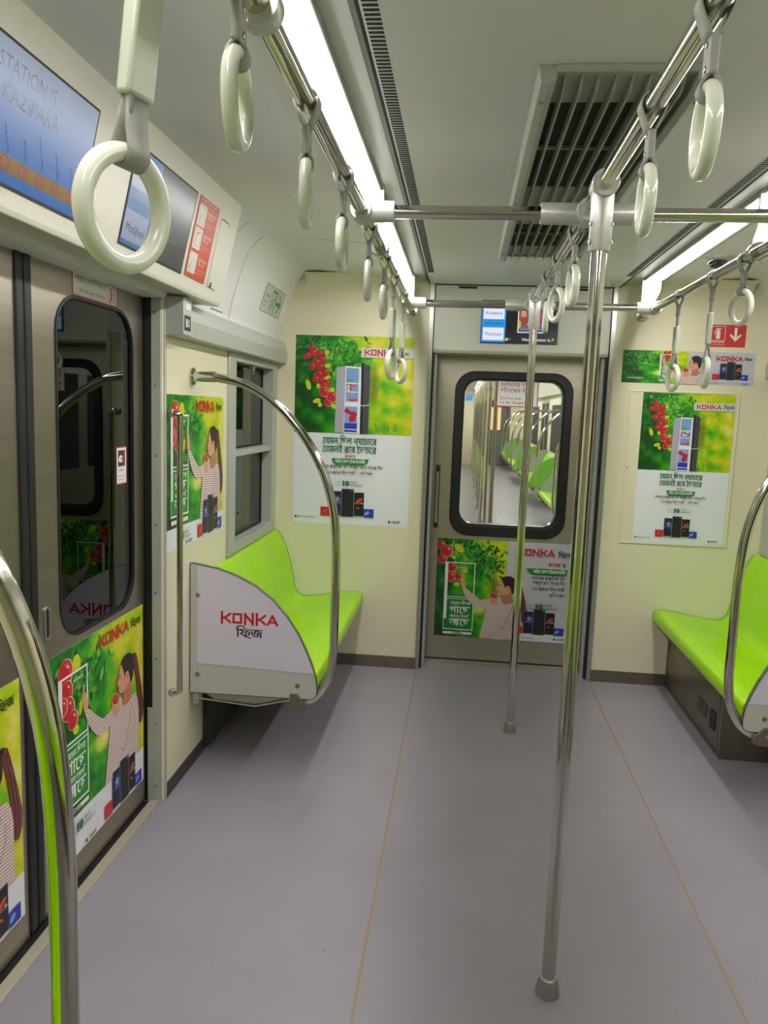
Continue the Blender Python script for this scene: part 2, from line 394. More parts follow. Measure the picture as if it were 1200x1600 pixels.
def leaves(a, rnd, cx, cy, sx, sy, n, L, mats):
    for k in range(n):
        x = rnd.gauss(cx, sx); y = rnd.gauss(cy, sy)
        X0, Y0, X1, Y1 = a.uvr
        if not (X0+L*.9 < x < X1-L*.9 and Y0+L*.9 < y < Y1-L*.9): continue
        a.leaf(x, y, L*rnd.uniform(.7, 1.4), L*.42, rnd.uniform(0, 2*PI), rnd.choice(mats))
def apple(a, x, y, r, edge=True):
    if edge: a.disc(x+r*.06, y-r*.02, r*1.08, r*1.06, PALEY)
    else: a.disc(x, y, r*1.14, r*1.12, APL3)
    a.disc(x, y, r, r, APL); a.disc(x+r*.18, y+r*.08, r*.68, r*.66, APL2); a.disc(x-r*.1, y-r*.05, r*.62, r*.62, APL)
    a.disc(x+r*.35, y+r*.4, r*.13, r*.1, WHT)
def fridges(a, x, y, k):
    """three tall fridges between two chest boxes; x, y lower left of the group, k = group width"""
    a.rect(x, y, x+.19*k, y+.17*k, REDB); a.disc(x+.08*k, y+.09*k, .05*k, .025*k, APL2, .5)
    a.rect(x+.80*k, y, x+k, y+.16*k, BLUE); a.disc(x+.87*k, y+.08*k, .05*k, .03*k, PBL, .5)
    a.rect(x+.18*k, y+.01*k, x+.82*k, y+.03*k, GREY)
    a.rect(x+.20*k, y+.02*k, x+.39*k, y+.47*k, NAVY); a.rect(x+.62*k, y+.02*k, x+.81*k, y+.46*k, NEAR)
    a.disc(x+.31*k, y+.32*k, .035*k, .035*k, PBL)
    for q in range(7): a.leaf(x+.31*k, y+.32*k, .09*k, .016*k, q*.9+.2, PBL)
    for q in range(4): a.leaf(x+.33*k, y+.27*k, .12*k, .012*k, -1.0-q*.35, BLUE)
    a.disc(x+.72*k, y+.31*k, .07*k, .03*k, ORNG, .6); a.disc(x+.74*k, y+.30*k, .035*k, .015*k, REDB, .6); a.disc(x+.77*k, y+.27*k, .02*k, .015*k, PBL)
    a.disc(x+.70*k, y+.17*k, .03*k, .015*k, ORNG, -.5)
    a.rect(x+.20*k, y+.25*k, x+.39*k, y+.256*k, GREY); a.rect(x+.62*k, y+.25*k, x+.81*k, y+.256*k, GREY)
    a.rect(x+.385*k, y, x+.395*k, y+.5*k, GREY); a.rect(x+.615*k, y, x+.625*k, y+.5*k, GREY)
    a.rect(x+.39*k, y, x+.62*k, y+.52*k, FRBLK); a.rect(x+.56*k, y+.49*k, x+.605*k, y+.5*k, GREY)
def c3(p):       # tracing frame of the printed woman -> metres above the lower left of the picture area
    x, y = p; k = .000529
    return ((x-(110-.0396*(y-80)))*k, .6-(y-80-.05*(x-110))*k)
def woman(a, ox, oy, s, clip_y=None, sx=None):
    """ox, oy: where the top of her head goes"""
    hx, hy = c3((920, 525)); sx = sx or s
    def T(P): 
        out = []
        for p in P:
            X, Y = c3(p); X = ox+(X-hx)*sx; Y = oy+(Y-hy)*s
            if clip_y is not None: Y = max(Y, clip_y)
            out.append((X, Y))
        return out
    pony = [(975, 560), (1015, 556), (1045, 575), (1065, 640), (1085, 720), (1110, 830), (1130, 940), (1122, 1020), (1095, 1068), (1062, 1058), (1060, 1000), (1050, 900), (1040, 800), (1020, 700), (1008, 630), (990, 590)]
    a.poly(T(pony), PONY)
    for q in range(4): a.stroke(T([(1030+q*8, 600+q*25), (1060+q*10, 760), (1078+q*11, 900), (1075+q*12, 1030)]), .0035*s, PONY2 if q % 2 else HAIR)
    body = [(690, 830), (705, 795), (740, 775), (790, 762), (830, 775), (835, 815), (870, 850), (920, 845), (975, 818), (1015, 830), (1045, 875), (1058, 960), (1052, 1080), (1045, 1180), (1052, 1290), (590, 1250), (604, 1180), (630, 1070), (655, 970), (672, 890)]
    a.poly(T(body), SHIRT)
    a.stroke(T([(965, 880), (930, 980), (880, 1080), (845, 1140), (805, 1100)]), .004*s, SHADE)
    a.stroke(T([(1000, 930), (990, 1020), (925, 1120)]), .003*s, SHADE)
    arm = [(398, 682), (428, 655), (450, 675), (500, 722), (560, 775), (600, 803), (660, 795), (712, 790), (725, 830), (715, 875), (650, 885), (560, 885), (515, 865), (470, 815), (425, 750)]
    a.poly(T(arm), SHIRT)
    a.poly(T([(380, 640), (376, 600), (368, 560), (376, 535), (388, 500), (398, 500), (398, 545), (415, 560), (424, 590), (436, 620), (430, 655), (400, 682)]), SKIN)
    a.stroke(T([(388, 560), (380, 520)]), .004*s, SKIN2)
    a.poly(T([(960, 700), (955, 760), (975, 818), (925, 850), (880, 852), (842, 838), (832, 815), (848, 792), (850, 750), (880, 690)]), SKIN2)
    face = [(850, 545), (828, 565), (812, 595), (802, 622), (795, 640), (778, 662), (776, 672), (790, 680), (792, 690), (788, 700), (796, 708), (794, 720), (802, 735), (825, 748), (852, 752), (900, 740), (945, 715), (945, 640), (900, 570)]
    a.poly(T(face), SKIN)
    a.stroke(T([(800, 632), (812, 626), (824, 628)]), .003*s, HAIR); a.stroke(T([(806, 646), (822, 645)]), .0028*s, NEAR); a.stroke(T([(794, 706), (810, 703)]), .0026*s, APL3)
    a.poly(T([(848, 540), (880, 527), (930, 525), (972, 545), (995, 590), (1002, 650), (992, 700), (962, 732), (945, 715), (940, 680), (918, 640), (890, 640), (875, 668), (864, 625), (850, 592), (832, 558)]), HAIR)
    q = T([(912, 668)])[0]; a.disc(q[0], q[1], .0105*s, .016*s, SKIN); a.disc(q[0]+.001, q[1], .005*s, .009*s, SKIN2)
    q = T([(1000, 572)])[0]; a.disc(q[0], q[1], .008*s, .010*s, NEAR)
    q = T([(750, 755)])[0]; a.disc(q[0], q[1], .026*s, .020*s, PALEY, -.3); a.disc(q[0], q[1]+.001, .023*s, .017*s, APL, -.3); a.disc(q[0]+.004, q[1]+.002, .012*s, .008*s, APL2, -.3)
    a.poly(T([(704, 765), (716, 760), (735, 788), (760, 792), (783, 785), (796, 765), (802, 780), (798, 825), (788, 850), (760, 862), (722, 852), (706, 812)]), SKIN)
    a.stroke(T([(730, 800), (728, 835)]), .002*s, SKIN2); a.stroke(T([(752, 802), (750, 840)]), .002*s, SKIN2)
def door_frame_art(a, x0, y0, x1, y1, t, full=True):
    """white outline of a fridge with the slogan in its lower half"""
    a.outline(x0, y0, x1, y1, t, WHT); a.rect(x0-t*.5, y0+(y1-y0)*.16, x0+t*2.6, y1, WHT)
    ym = y0+(y1-y0)*.485
    a.rect(x0, y0+t*.5, x1-t*.4, ym, BGRN if full else L2)
    a.rect(x0, ym, x1, ym+t*.8, WHT); a.rect(x0, ym-t*2, x1, ym-t*1.4, WHT); a.rect(x0-t*.5, y0+(y1-y0)*.16, x0+t*2.6, ym, WHT)
    W = x1-x0; H = ym-y0
    a.text('\u09c7\u09af\u09ae\u09a8 \u09bf\u099b\u09b2\u09be', x0+W*.22, y0+H*.76, H*.16, WHT, wid=W*.68, bold=.01)
    a.text('\u0997\u09be\u09c7\u099b', x0+W*.2, y0+H*.5, H*.33, WHT, wid=W*.7, bold=.014)
    a.text('\u0986\u09ae\u09be\u09b0 \u09c7\u09a4\u09ae\u09a8\u09bf', x0+W*.2, y0+H*.37, H*.13, WHT, wid=W*.7, bold=.01)
    a.text('\u0986\u09c7\u099b', x0+W*.2, y0+H*.12, H*.33, WHT, wid=W*.7, bold=.014)
    k = W/.175; a.rect(x0-t*.8, y0-.034*k, x1+t*.8, y0-.010*k, NEAR); a.rect(x0, y0-.030*k, x1, y0-.014*k, WHT)
    a.konka(x0+W*.32, y0-.028*k, W*.36, NEAR)
def warranty(a, x, y, h, box=True):
    """'10 YEARS WARRANTY'; x left, h numeral height"""
    a.text('Compressor', x, y+h*.62, h*.3, DGRN, wid=h*1.25); a.text('Warranty', x, y+h*.14, h*.3, DGRN, wid=h*1.25)
    a.text('10', x+h*1.4, y+h*.05, h*1.25, DGRN, bold=.05, wid=h*.95)
    a.text('YEARS', x+h*2.5, y+h*.58, h*.48, DGRN, wid=h*1.3); a.text('WARRANTY', x+h*2.5, y+h*.08, h*.48, DGRN, wid=h*2.2)
    if box: a.outline(x-h*.12, y-h*.1, x+h*4.85, y+h*1.15, h*.03, GREY)

def poster_woman(W, H, strip, rnd, fr_h=.52):
    """picture above a white strip; woman on the right, slogan frame on the left"""
    a = Art(); a.uvr = (0, strip, W, H); ah = H-strip
    a.rect(0, strip, W, H, FOL)
    leaves(a, rnd, W*.16, strip+ah*.86, W*.13, ah*.10, 120, .045, [L1, L2, L3, L4, L2, L5])
    leaves(a, rnd, W*.38, strip+ah*.80, W*.09, ah*.05, 45, .035, [L1, L2, L3])
    leaves(a, rnd, W*.30, strip+ah*.58, W*.06, ah*.10, 30, .035, [L1, L2, L4])
    apple(a, W*.13, strip+ah*.87, .042); apple(a, W*.14, strip+ah*.76, .034); apple(a, W*.15, strip+ah*.66, .036); apple(a, W*.10, strip+ah*.69, .028); apple(a, W*.19, strip+ah*.58, .030)
    a.disc(W*.235, strip+ah*.89, .024, .028, YLF, .4); a.disc(W*.27, strip+ah*.62, .010, .026, YLF, -.3); a.disc(W*.22, strip+ah*.51, .018, .014, YLF)
    door_frame_art(a, W*.07, strip+.045, W*.335, strip+ah*.845, .007, False)
    a.text('KONKA', W*.20, strip+ah*.79, .016, WHT, bold=.01)
    woman(a, W*.785, H*.79 if strip < .12 else H*.79, 1.05, clip_y=strip, sx=1.12)
    a.konka(W*.465, H-.062, W*.335, RED); a.fridge_word(W*.83, H-.060, .036, NEAR)
    fridges(a, W*.50, .010, W*.46)
    warranty(a, W*.14, strip-.055, .034); a.text('16649', W*.33, .010, .020, NEAR, bold=.01); a.disc(W*.30, .016, .006, .006, NEAR)
    return a

def tree_picture(a, x0, y0, x1, y1, rnd):
    """picture of fruit hanging beside an open fridge, corner to corner"""
    a.uvr = (x0, y0, x1, y1); a.rect(x0, y0, x1, y1, FOL); W = x1-x0; Hh = y1-y0
    P = lambda px, py: (x0+(px-(48-.014*(py-48)))/1110*W, y1-(py-48-.02*(px-48))/915*Hh)
    s = W/.67
    leaves(a, rnd, x0+W*.12, y1-Hh*.22, W*.10, Hh*.18, 100, .035*s, [L1, L4, L2, L4])
    leaves(a, rnd, x0+W*.36, y1-Hh*.14, W*.13, Hh*.10, 200, .034*s, [L1, L2, L3, L2, L5])
    for px, py in ((205, 170), (160, 240), (275, 222), (215, 215), (300, 280), (245, 300), (205, 340), (280, 345), (325, 400), (270, 415), (240, 460), (300, 470), (345, 495), (320, 520)):
        x, y = P(px, py); apple(a, x, y, .019*s, False)
    for px, py, r in ((318, 580, .028), (440, 610, .024), (355, 675, .024), (395, 625, .029)):
        x, y = P(px, py); apple(a, x, y, r*s)
    for px, py, rx, ry in ((168, 515, .014, .03), (250, 665, .024, .013), (280, 700, .012, .014), (350, 335, .018, .012), (340, 215, .012, .014), (350, 445, .018, .01), (410, 715, .014, .014), (395, 560, .012, .012), (262, 525, .010, .014)):
        x, y = P(px, py); a.disc(x, y, rx*s, ry*s, YLF, .3)
    a.poly([P(435, 350), P(520, 335), P(515, 968), P(422, 962)], FRG)
    a.poly([P(520, 335), P(665, 345), P(665, 972), P(505, 968)], WHT)
    a.poly([P(527, 352), P(645, 358), P(640, 672), P(522, 668)], ICE)
    a.poly([P(527, 490), P(643, 495), P(640, 505), P(525, 500)], WHT); a.poly([P(527, 572), P(643, 577), P(640, 585), P(525, 580)], WHT)
    for k in range(12): x, y = P(535+rnd.random()*95, 512+rnd.random()*50); a.disc(x, y, .008*s, .006*s, APL2 if k % 3 else WHT)
    for k in range(8): x, y = P(535+rnd.random()*90, 640+rnd.random()*22); a.disc(x, y, .008*s, .006*s, APL2)
    for px, py in ((548, 470), (575, 468)): x, y = P(px, py); a.disc(x, y, .012*s, .007*s, L3)
    a.poly([P(516, 712), P(636, 716), P(634, 960), P(510, 955)], PBL)
    for px, py, r in ((535, 755, .014), (560, 770, .012), (600, 790, .018), (590, 825, .02), (580, 840, .014)): x, y = P(px, py); a.disc(x, y, r*s, r*s, APL)
    a.poly([P(514, 870), P(632, 874), P(630, 958), P(512, 954)], BLUE); a.poly([P(514, 925), P(632, 930), P(632, 938), P(514, 933)], WHT)
    a.poly([P(668, 300), P(750, 340), P(738, 972), P(660, 972)], FRD); a.poly([P(668, 300), P(690, 311), P(682, 972), P(660, 972)], NEAR)
    a.stroke([P(650, 700), P(690, 707), P(742, 698)], .004*s, WHT)
    for k in range(14):
        x, y = P(770+rnd.random()*230, 960); a.leaf(x, y, .05*s*rnd.uniform(.5, 1.6), .006*s, PI/2+rnd.uniform(-.4, .4), L3, True)
def poster_tall(W, H, rnd):
    a = Art(); ah = H*.51
    tree_picture(a, 0, H-ah, W, H, rnd)
    a.rect(W*.555, H-.108*H, W, H-.058*H, LOGOBG); a.konka(W*.585, H-.098*H, W*.26, RED); a.fridge_word(W*.87, H-.096*H, .026, NEAR)
    y = H-ah; q = y/.524
    t = lambda s, yy, hh, m, wd, x=.48, b=.012: a.text(s, W*x, y-yy*q, hh*q, m, 'c', W*wd, b)
    t('\u09c7\u09af\u09ae\u09a8 \u09bf\u099b\u09b2 \u09a8\u09cd\u09af\u09be\u099a\u09be\u09c7\u09b0', .060, .056, DGRN, .46); t('\u09c7\u09a4\u09ae\u09a8\u0987 \u09b0\u09c7\u09ac \u09c7\u09ad\u09a4\u09c7\u09b0', .108, .056, DGRN, .46)
    a.text('\u0995\u09a8\u0995\u09be', W*.44, y-.138*q, .026*q, RED, wid=W*.07); a.text("'\u09b0", W*.515, y-.138*q, .026*q, NEAR, wid=W*.02)
    P = lambda L: [(W*x, y-yy*q) for x, yy in L]
    a.poly(P([(.33, .142), (.65, .142), (.635, .168), (.60, .177), (.37, .177), (.345, .168)]), BGRN)
    t('\u09a8\u09be\u0987\u09a8 \u09c7\u09ab\u09b6 \u09c7\u099f\u0995\u09a8\u09c7\u09b2\u09be\u09bf\u099c', .168, .028, WHT, .26, .49, .01)
    t('\u0996\u09be\u09ac\u09be\u09c7\u09b0\u09b0 \u09aa\u09be\u0995\u09c3\u09bf\u09a4\u0995 \u09b8\u09be\u09a6 \u0985\u0995\u09cd\u09b7\u09c1\u09a3 \u09b0\u09be\u09c7\u0996 \u0985\u09c7\u09a8\u0995 \u09bf\u09a6\u09a8', .198, .026, NEAR, .56, .49, .004)
    a.outline(W*.27, y-.240*q, W*.70, y-.208*q, .001, GREY); a.rect(W*.555, y-.240*q, W*.557, y-.208*q, GREY)
    t('\u09ed\u09e6% \u09aa\u09b0\u09cd\u09af\u09a8\u09cd\u09a4 \u09bf\u09ac\u09a6\u09c1\u09ce \u09b8\u09be\u09b6\u09df\u09c0', .232, .024, NEAR, .25, .41, .004); t('\u09c7\u09ac\u09bf\u09b6 \u09c7\u09b8\u09aa\u09b8', .232, .024, NEAR, .11, .63, .004)
    warranty(a, W*.365, y-.300*q, .034*q)
    fridges(a, W*.245, .048*q, W*.46)
    a.text('Electro Mart Limited', W*.045, .034*q, .014*q, NEAR, wid=W*.15); a.disc(W*.03, .038*q, .006*q, .006*q, NEAR)
    a.text('16649', W*.86, .022*q, .022*q, NEAR, bold=.01, wid=W*.07); a.disc(W*.84, .029*q, .006*q, .007*q, NEAR)
    return a

# ------------------------------------------------------------------ dimensions
def catm2(P, k=4):
    return catmull(P, k)
W_ = 1.355; END = 4.386; DOORY = 4.60; BACK = -2.05
PROF = [(1.355, 1.74), (1.350, 1.86), (1.330, 1.97), (1.285, 2.11), (1.25, 2.18), (1.215, 2.225), (1.16, 2.245), (1.05, 2.24), (.88, 2.228), (.72, 2.218)]
PROF = catmull(PROF, 4)     # joint between wall and ceiling part at index 12

# ------------------------------------------------------------------ the shell
b = B().mat(FLOOR); b.box(-W_-.1, W_+.1, BACK, END, -.05, 0); b.box(-.52, .52, END, 5.5, -.05, 0); struct(b, 'floor', FLOOR, smooth=0)
# ceiling: flat middle, recessed trough for each light row, gently rising sides
b = B().mat(CEIL)
for s in (-1, 1):
    mid = [(0, 2.2), (.515, 2.2), (.516, 2.212), (.53, 2.214)]
    b.mat(CEIL).prism([(0, 2.2), (s*.508, 2.2), (s*.515, 2.206), (s*.515, 2.26), (0, 2.26)], 1, BACK, END)
    b.mat(CEIL).prism([(s*x, z) for x, z in PROF[12:]] + [(s*.72, 2.32), (s*1.44, 2.32), (s*1.44, 2.11)], 1, BACK, END)
    b.mat(ALU).prism([(s*.515, 2.222), (s*.53, 2.208), (s*.575, 2.208), (s*.585, 2.214), (s*.72, 2.222), (s*.72, 2.26), (s*.515, 2.26)], 1, BACK, END)
    b.mat(DARK).box(s*.5095, s*.5155, BACK, END, 2.1985, 2.2075)
o = b.build('ceiling', smooth=40); o['kind'] = 'structure'
# side walls: openings for the sliding doors (y 1.2..2.62) and the window behind each bench
for s, nm in ((-1, 'left'), (1, 'right')):
    b = B().mat(CREAM)
    def pan(y0, y1, z0, z1, m=CREAM): b.mat(m).box(s*W_, s*(W_+.05), y0, y1, z0, z1)
    pan(2.67, 3.44, 0, 1.86); pan(3.44, 4.325, 0, .805); pan(4.325, END, 0, 1.86); pan(3.44, 4.325, 1.73, 1.86)
    pan(BACK, 1.14, 0, 1.9)
    b.mat(CEIL).prism([(s*x, z) for x, z in PROF[4:13]] + [(s*1.44, 2.11), (s*1.44, 1.86)], 1, BACK, END)
    b.mat(DKSTEEL).box(s*W_, s*(W_-.006), 2.70, END, 0, .055)
    struct(b, 'wall_'+nm, smooth=30)
# end wall with the gangway opening
b = B().mat(CREAM)
for s in (-1, 1):
    b.prism([(s*.495, 0), (s*1.44, 0), (s*1.44, 2.32), (s*.495, 2.32)], 1, END, END+.06)
    b.box(s*.495, s*.55, END+.06, 4.72, 0, 2.25)
struct(b, 'wall_end', CREAM, smooth=0)
# coved fillet between end wall and ceiling
for k, s in enumerate((-1, 1)):
    P = [(END-.10*(1-math.sin(t)), 2.215+.0-.10*(1-math.cos(t))) for t in [PI/2*j/6 for j in range(7)]]
    b = B().mat(CREAM); b.prism([(END-.09*(1-math.sin(PI/2*j/6)), 2.235-.09+.09*math.cos(PI/2*j/6)) for j in range(7)] + [(END, 2.24)], 0, s*.73, s*1.2)
    struct(b, 'trim_%d' % (k+1), CREAM)
b = B().mat(CREAM).box(-W_-.1, W_+.1, BACK-.05, BACK, 0, 2.3); struct(b, 'wall_back_added', CREAM, smooth=0)  # closing wall added out of view so light bounces back into the car
# upright strips edging the gangway opening, header panel, black reveals
b = B().mat(SATIN)
for s in (-1, 1):
    b.mat(SATIN).box(s*.482, s*.505, END-.006, END+.02, 0, 2.21); b.mat(BLACK).box(s*.470, s*.494, END+.02, 4.59, 0, 2.2)
    b.mat(ALU).box(s*.455, s*.494, END+.05, END+.11, 0, 1.83)
struct(b, 'trim_3', smooth=0)
b = B().mat(M('header_panel_grey', (186, 187, 172), .42)); b.prism([(END+.004, 1.845), (END+.016, 1.828), (END+.19, 1.828), (END+.19, 2.195), (END+.004, 2.195)], 0, -.478, .478)
hd = struct(b, 'trim_4', smooth=0, bevel=.004)
for xa in (-.35, .30): B().box(xa, xa+.10, END+.002, END+.0045, 2.178, 2.19).build('latch', BLACK, hd, smooth=0)
for k, (s, nm) in enumerate(((-1, 'left'), (1, 'right'))):
    b = B().mat(STEELH).box(s*.50, s*W_, END-.008, END, 0, .068)
    for q in range(4): b.mat(SCREW).dome((s*(.55+q*.2), END-.008, .04), .005)
    o = b.build('baseboard_'+nm); o['kind'] = 'structure'
# floor seams, door sills
for k, s in enumerate((-1, 1)):
    struct(B().box(s*.495-.0035, s*.495+.0035, BACK, END, 0, .0012), 'trim_%d' % (5+k), SEAM, smooth=0)
    b = B().mat(M('worn_sill', (186, 180, 158), .45, .4)).box(s*1.366, s*1.402, 1.10, 2.70, 0, .006); b.mat(DARK).box(s*1.402, s*1.46, 1.10, 2.66, 0, .003)
    struct(b, 'trim_%d' % (7+k), smooth=0, bevel=.002)
# door posts
n = 9
for s in (-1, 1):
    for y0, y1, yi in ((2.665, 2.70, 1), (1.10, 1.155, -1)):
        b = B().mat(ALU).box(s*1.358, s*1.393, y0, y1, 0, 1.875); b.box(s*1.393, s*1.412, y0, y1, 0, .37); b.box(s*1.350, s*1.365, y0+.018 if yi > 0 else y0, y1 if yi > 0 else y1-.018, 0, 1.875)
        b.mat(BLACK).box(s*1.393, s*1.47, *((y0+.002, y1) if yi > 0 else (y0, y1-.002)), 0, 1.875)
        for q in range(8): b.mat(SCREW).dome((s*1.378, y0 if yi > 0 else y1, .06+q*.25), .005, axis=(0, -yi, 0))
        struct(b, 'trim_%d' % n, smooth=30, bevel=.0015); n += 1
# cover rail over the bench window, running from the door post to the end wall
for s in (-1, 1):
    b = B().mat(ALU).prism([(s*1.352, 1.735), (s*1.305, 1.74), (s*1.300, 1.80), (s*1.322, 1.862), (s*1.352, 1.868)], 1, 2.76, END-.002)
    b.prism([(s*1.352, 1.735), (s*1.285, 1.74), (s*1.285, 1.868), (s*1.352, 1.868)], 1, 2.69, 2.775)
    b.mat(SCREW)
    for q in range(4): b.dome((s*1.302, 2.95+q*.42, 1.79), .004, axis=(-s, 0, 0))
    struct(b, 'trim_%d' % n, smooth=20, bevel=.004); n += 1
# lines of the access flap on the upper side wall
b = B()
def on_prof(z):
    for (x0, z0), (x1, z1) in zip(PROF, PROF[1:]):
        if z0 <= z <= z1: return x0+(x1-x0)*(z-z0)/(z1-z0)
    return 1.355
def prof_line(b, s, y0, y1, z0, z1, w_=.0018, steps=8):
    for i in range(steps):
        za = z0+(z1-z0)*i/steps; zb = z0+(z1-z0)*(i+1)/steps; ya = y0+(y1-y0)*i/steps; yb = y0+(y1-y0)*(i+1)/steps
        xa = s*(on_prof(za)-.0012); xb = s*(on_prof(zb)-.0012)
        if abs(z1-z0) > abs(y1-y0): v = [(xa, ya-w_, za), (xa, ya+w_, za), (xb, yb+w_, zb), (xb, yb-w_, zb)]
        else: v = [(xa, ya, za-w_), (xb, yb, zb-w_), (xb, yb, zb+w_), (xa, ya, za+w_)]
        b.add(v, [(0, 1, 2, 3)])
prof_line(b, -1, 3.17, 3.17, 1.875, 2.24); prof_line(b, -1, 3.42, 3.42, 1.875, 2.15); prof_line(b, -1, 3.17, 3.32, 1.89, 1.89)
P = [(-1.266, 3.42, 2.15), (-1.252, 3.424, 2.178), (-1.214, 3.437, 2.2255), (-1.16, 3.455, 2.2455), (-1.05, 3.466, 2.2405), (-.88, 3.47, 2.228), (-.73, 3.47, 2.2185)]
b.tube([(x, y, z+.0002) for x, y, z in catmull(P, 6)], .0010, 5)
struct(b, 'trim_%d' % n, DARK, smooth=0); n += 1
b = B()
for y, z in ((3.06, 2.02), (3.12, 2.0), (4.33, 1.95), (4.34, 2.08)): b.dome((-(on_prof(z)-.001), y, z), .006, axis=(1, 0, -.2))
for z in (.60, .93, 1.12, 1.30, 1.70): b.dome((-W_+.0005, 4.352, z), .006, axis=(1, 0, 0)); b.dome((W_-.0005, 4.352, z), .006, axis=(-1, 0, 0))
struct(b, 'trim_%d' % n, SCREW); n += 1

# ------------------------------------------------------------------ bench windows
def bench_window(k, s):
    """grey frame, middle rail, pane set back"""
    X = s*W_; root = bpy.data.objects.new('window_%d' % k, None); COL.objects.link(root); root.location = (X, 3.88, .80); root['kind'] = 'structure'
    y0, y1, z0, z1 = 3.43, 4.335, .80, 1.735
    inner = [(3.54, .845), (4.235, .845), (4.235, 1.70), (3.54, 1.70)]
    outer = [(y0, z0), (y1, z0), (y1, z1), (y0, z1)]
    b = B().mat(ALU); b.frame(outer, inner, 0, s*(W_-.012), s*(W_+.10)); b.box(s*(W_-.004), s*(W_+.05), 3.54, 4.235, 1.255, 1.285)
    b.build('window_frame', ALU, root, smooth=20, bevel=.003)
    b = B().mat(BLACK)
    for za, zb in ((.845, 1.255), (1.285, 1.70)):
        b = B(); b.frame([(3.54, za), (4.235, za), (4.235, zb), (3.54, zb)], [(3.552, za+.012), (4.223, za+.012), (4.223, zb-.012), (3.552, zb-.012)], 0, s*(W_+.045), s*(W_+.06)); b.build('seal', BLACK, root, smooth=0)
    B().box(s*(W_+.050), s*(W_+.056), 3.545, 4.23, .85, 1.695).build('pane', GLASS, root, smooth=0)
    b = B().box(s*(W_+.0), s*(W_+.02), 3.86, 3.90, 1.675, 1.70); b.box(s*(W_+.0), s*(W_+.012), 3.872, 3.888, 1.655, 1.675)
    b.build('catch', SATIN, root, smooth=0)
bench_window(1, -1); bench_window(2, 1)

# ------------------------------------------------------------------ passenger sliding doors
def sliding_door(k, s):
    root = bpy.data.objects.new('door_%d' % k, None); COL.objects.link(root); root.location = (s*1.42, 1.91, 0); root['kind'] = 'structure'
    for d in (1, -1):       # far leaf, near leaf
        Y = lambda t: 1.91+d*t
        ya, yb = sorted((Y(.037), Y(.747))); ga, gb = sorted((Y(.160), Y(.660)))
        inn = rrect(ga, gb, .797, 1.79, .11); out = rect_for(inn, ya, yb, .012, 1.90)
        b = B().mat(STEEL); b.frame(out, inn, 0, s*1.42, s*1.455)
        leaf = b.build('door_leaf', STEEL, root, smooth=40)
        inn2 = rrect(ga+.004, gb-.004, .801, 1.786, .106)
        b = B(); b.frame(rrect(ga-.004, gb+.004, .793, 1.794, .114), inn2, 0, s*1.417, s*1.44); b.build('window_seal', BLACK, leaf, smooth=40)
        b = B().prism(inn2, 0, s*1.426, s*1.432); b.build('window_pane', GLASS, leaf, smooth=0)
        y = Y(.083); b = B(); b.frame(rrect(y-.013, y+.013, .828, .925, .0125), rrect(y-.008, y+.008, .834, .919, .0078), 0, s*1.416, s*1.4205); b.build('finger_recess', SATIN, leaf)
        b = B().prism(rrect(y-.008, y+.008, .834, .919, .0078), 0, s*1.4190, s*1.4198); b.build('recess_pocket', DARK, leaf, smooth=0)
        yc, yd = sorted((Y(.002), Y(.037))); b = B().box(s*1.413, s*1.46, yc, yd, .02, 1.90)
        b.build('rubber_edge', BLACK, leaf, smooth=0, bevel=.006)
    return root
sliding_door(1, -1); sliding_door(2, 1)

# ------------------------------------------------------------------ gangway end door
root = bpy.data.objects.new('door_3', None); COL.objects.link(root); root.location = (0, DOORY, 0); root['kind'] = 'structure'
go = rrect(-.347, .333, .775, 1.745, .115); gi = rrect(-.298, .285, .838, 1.70, .085)
B().mat(STEELH).frame(rect_for(go, -.47, .47, .008, 1.90), go, 1, DOORY, DOORY+.035).build('door_leaf', M('brushed_end_door', (184, 178, 160), .36, .9, noise=.05, nscale=3, bump=.05, bscale=80, stretch=(1, 1, 10)), root, smooth=40)
b = B(); b.frame(go, gi, 1, DOORY-.012, DOORY+.01); b.build('window_gasket', BLACK, root, smooth=40, bevel=.004)
b = B(); b.frame(gi, rrect(-.290, .277, .846, 1.692, .080), 1, DOORY+.004, DOORY+.08); b.build('window_reveal', M('dark_reveal', (30, 32, 30), .3), root, smooth=40)
b = B().prism(rrect(-.298, .285, .838, 1.70, .085), 1, DOORY+.012, DOORY+.018); b.build('window_pane', CLEAR, root, smooth=0)
b = B().frame(rrect(-.44, -.412, .812, 1.19, .006), rrect(-.434, -.418, .84, 1.165, .004), 1, DOORY-.004, DOORY+.001)
b.build('door_handle', DKSTEEL, root)
for za in (.822, 1.150): B().box(-.433, -.419, DOORY-.006, DOORY-.002, za, za+.022).build('handle_lock', BLACK, root, smooth=0)
struct(B().mat(SATIN).box(-.49, .49, 4.54, 4.592, 0, .005).mat(DARK).box(-.49, .49, 4.592, 4.66, 0, .010), 'trim_%d' % n, smooth=0); n += 1
# speckled sill

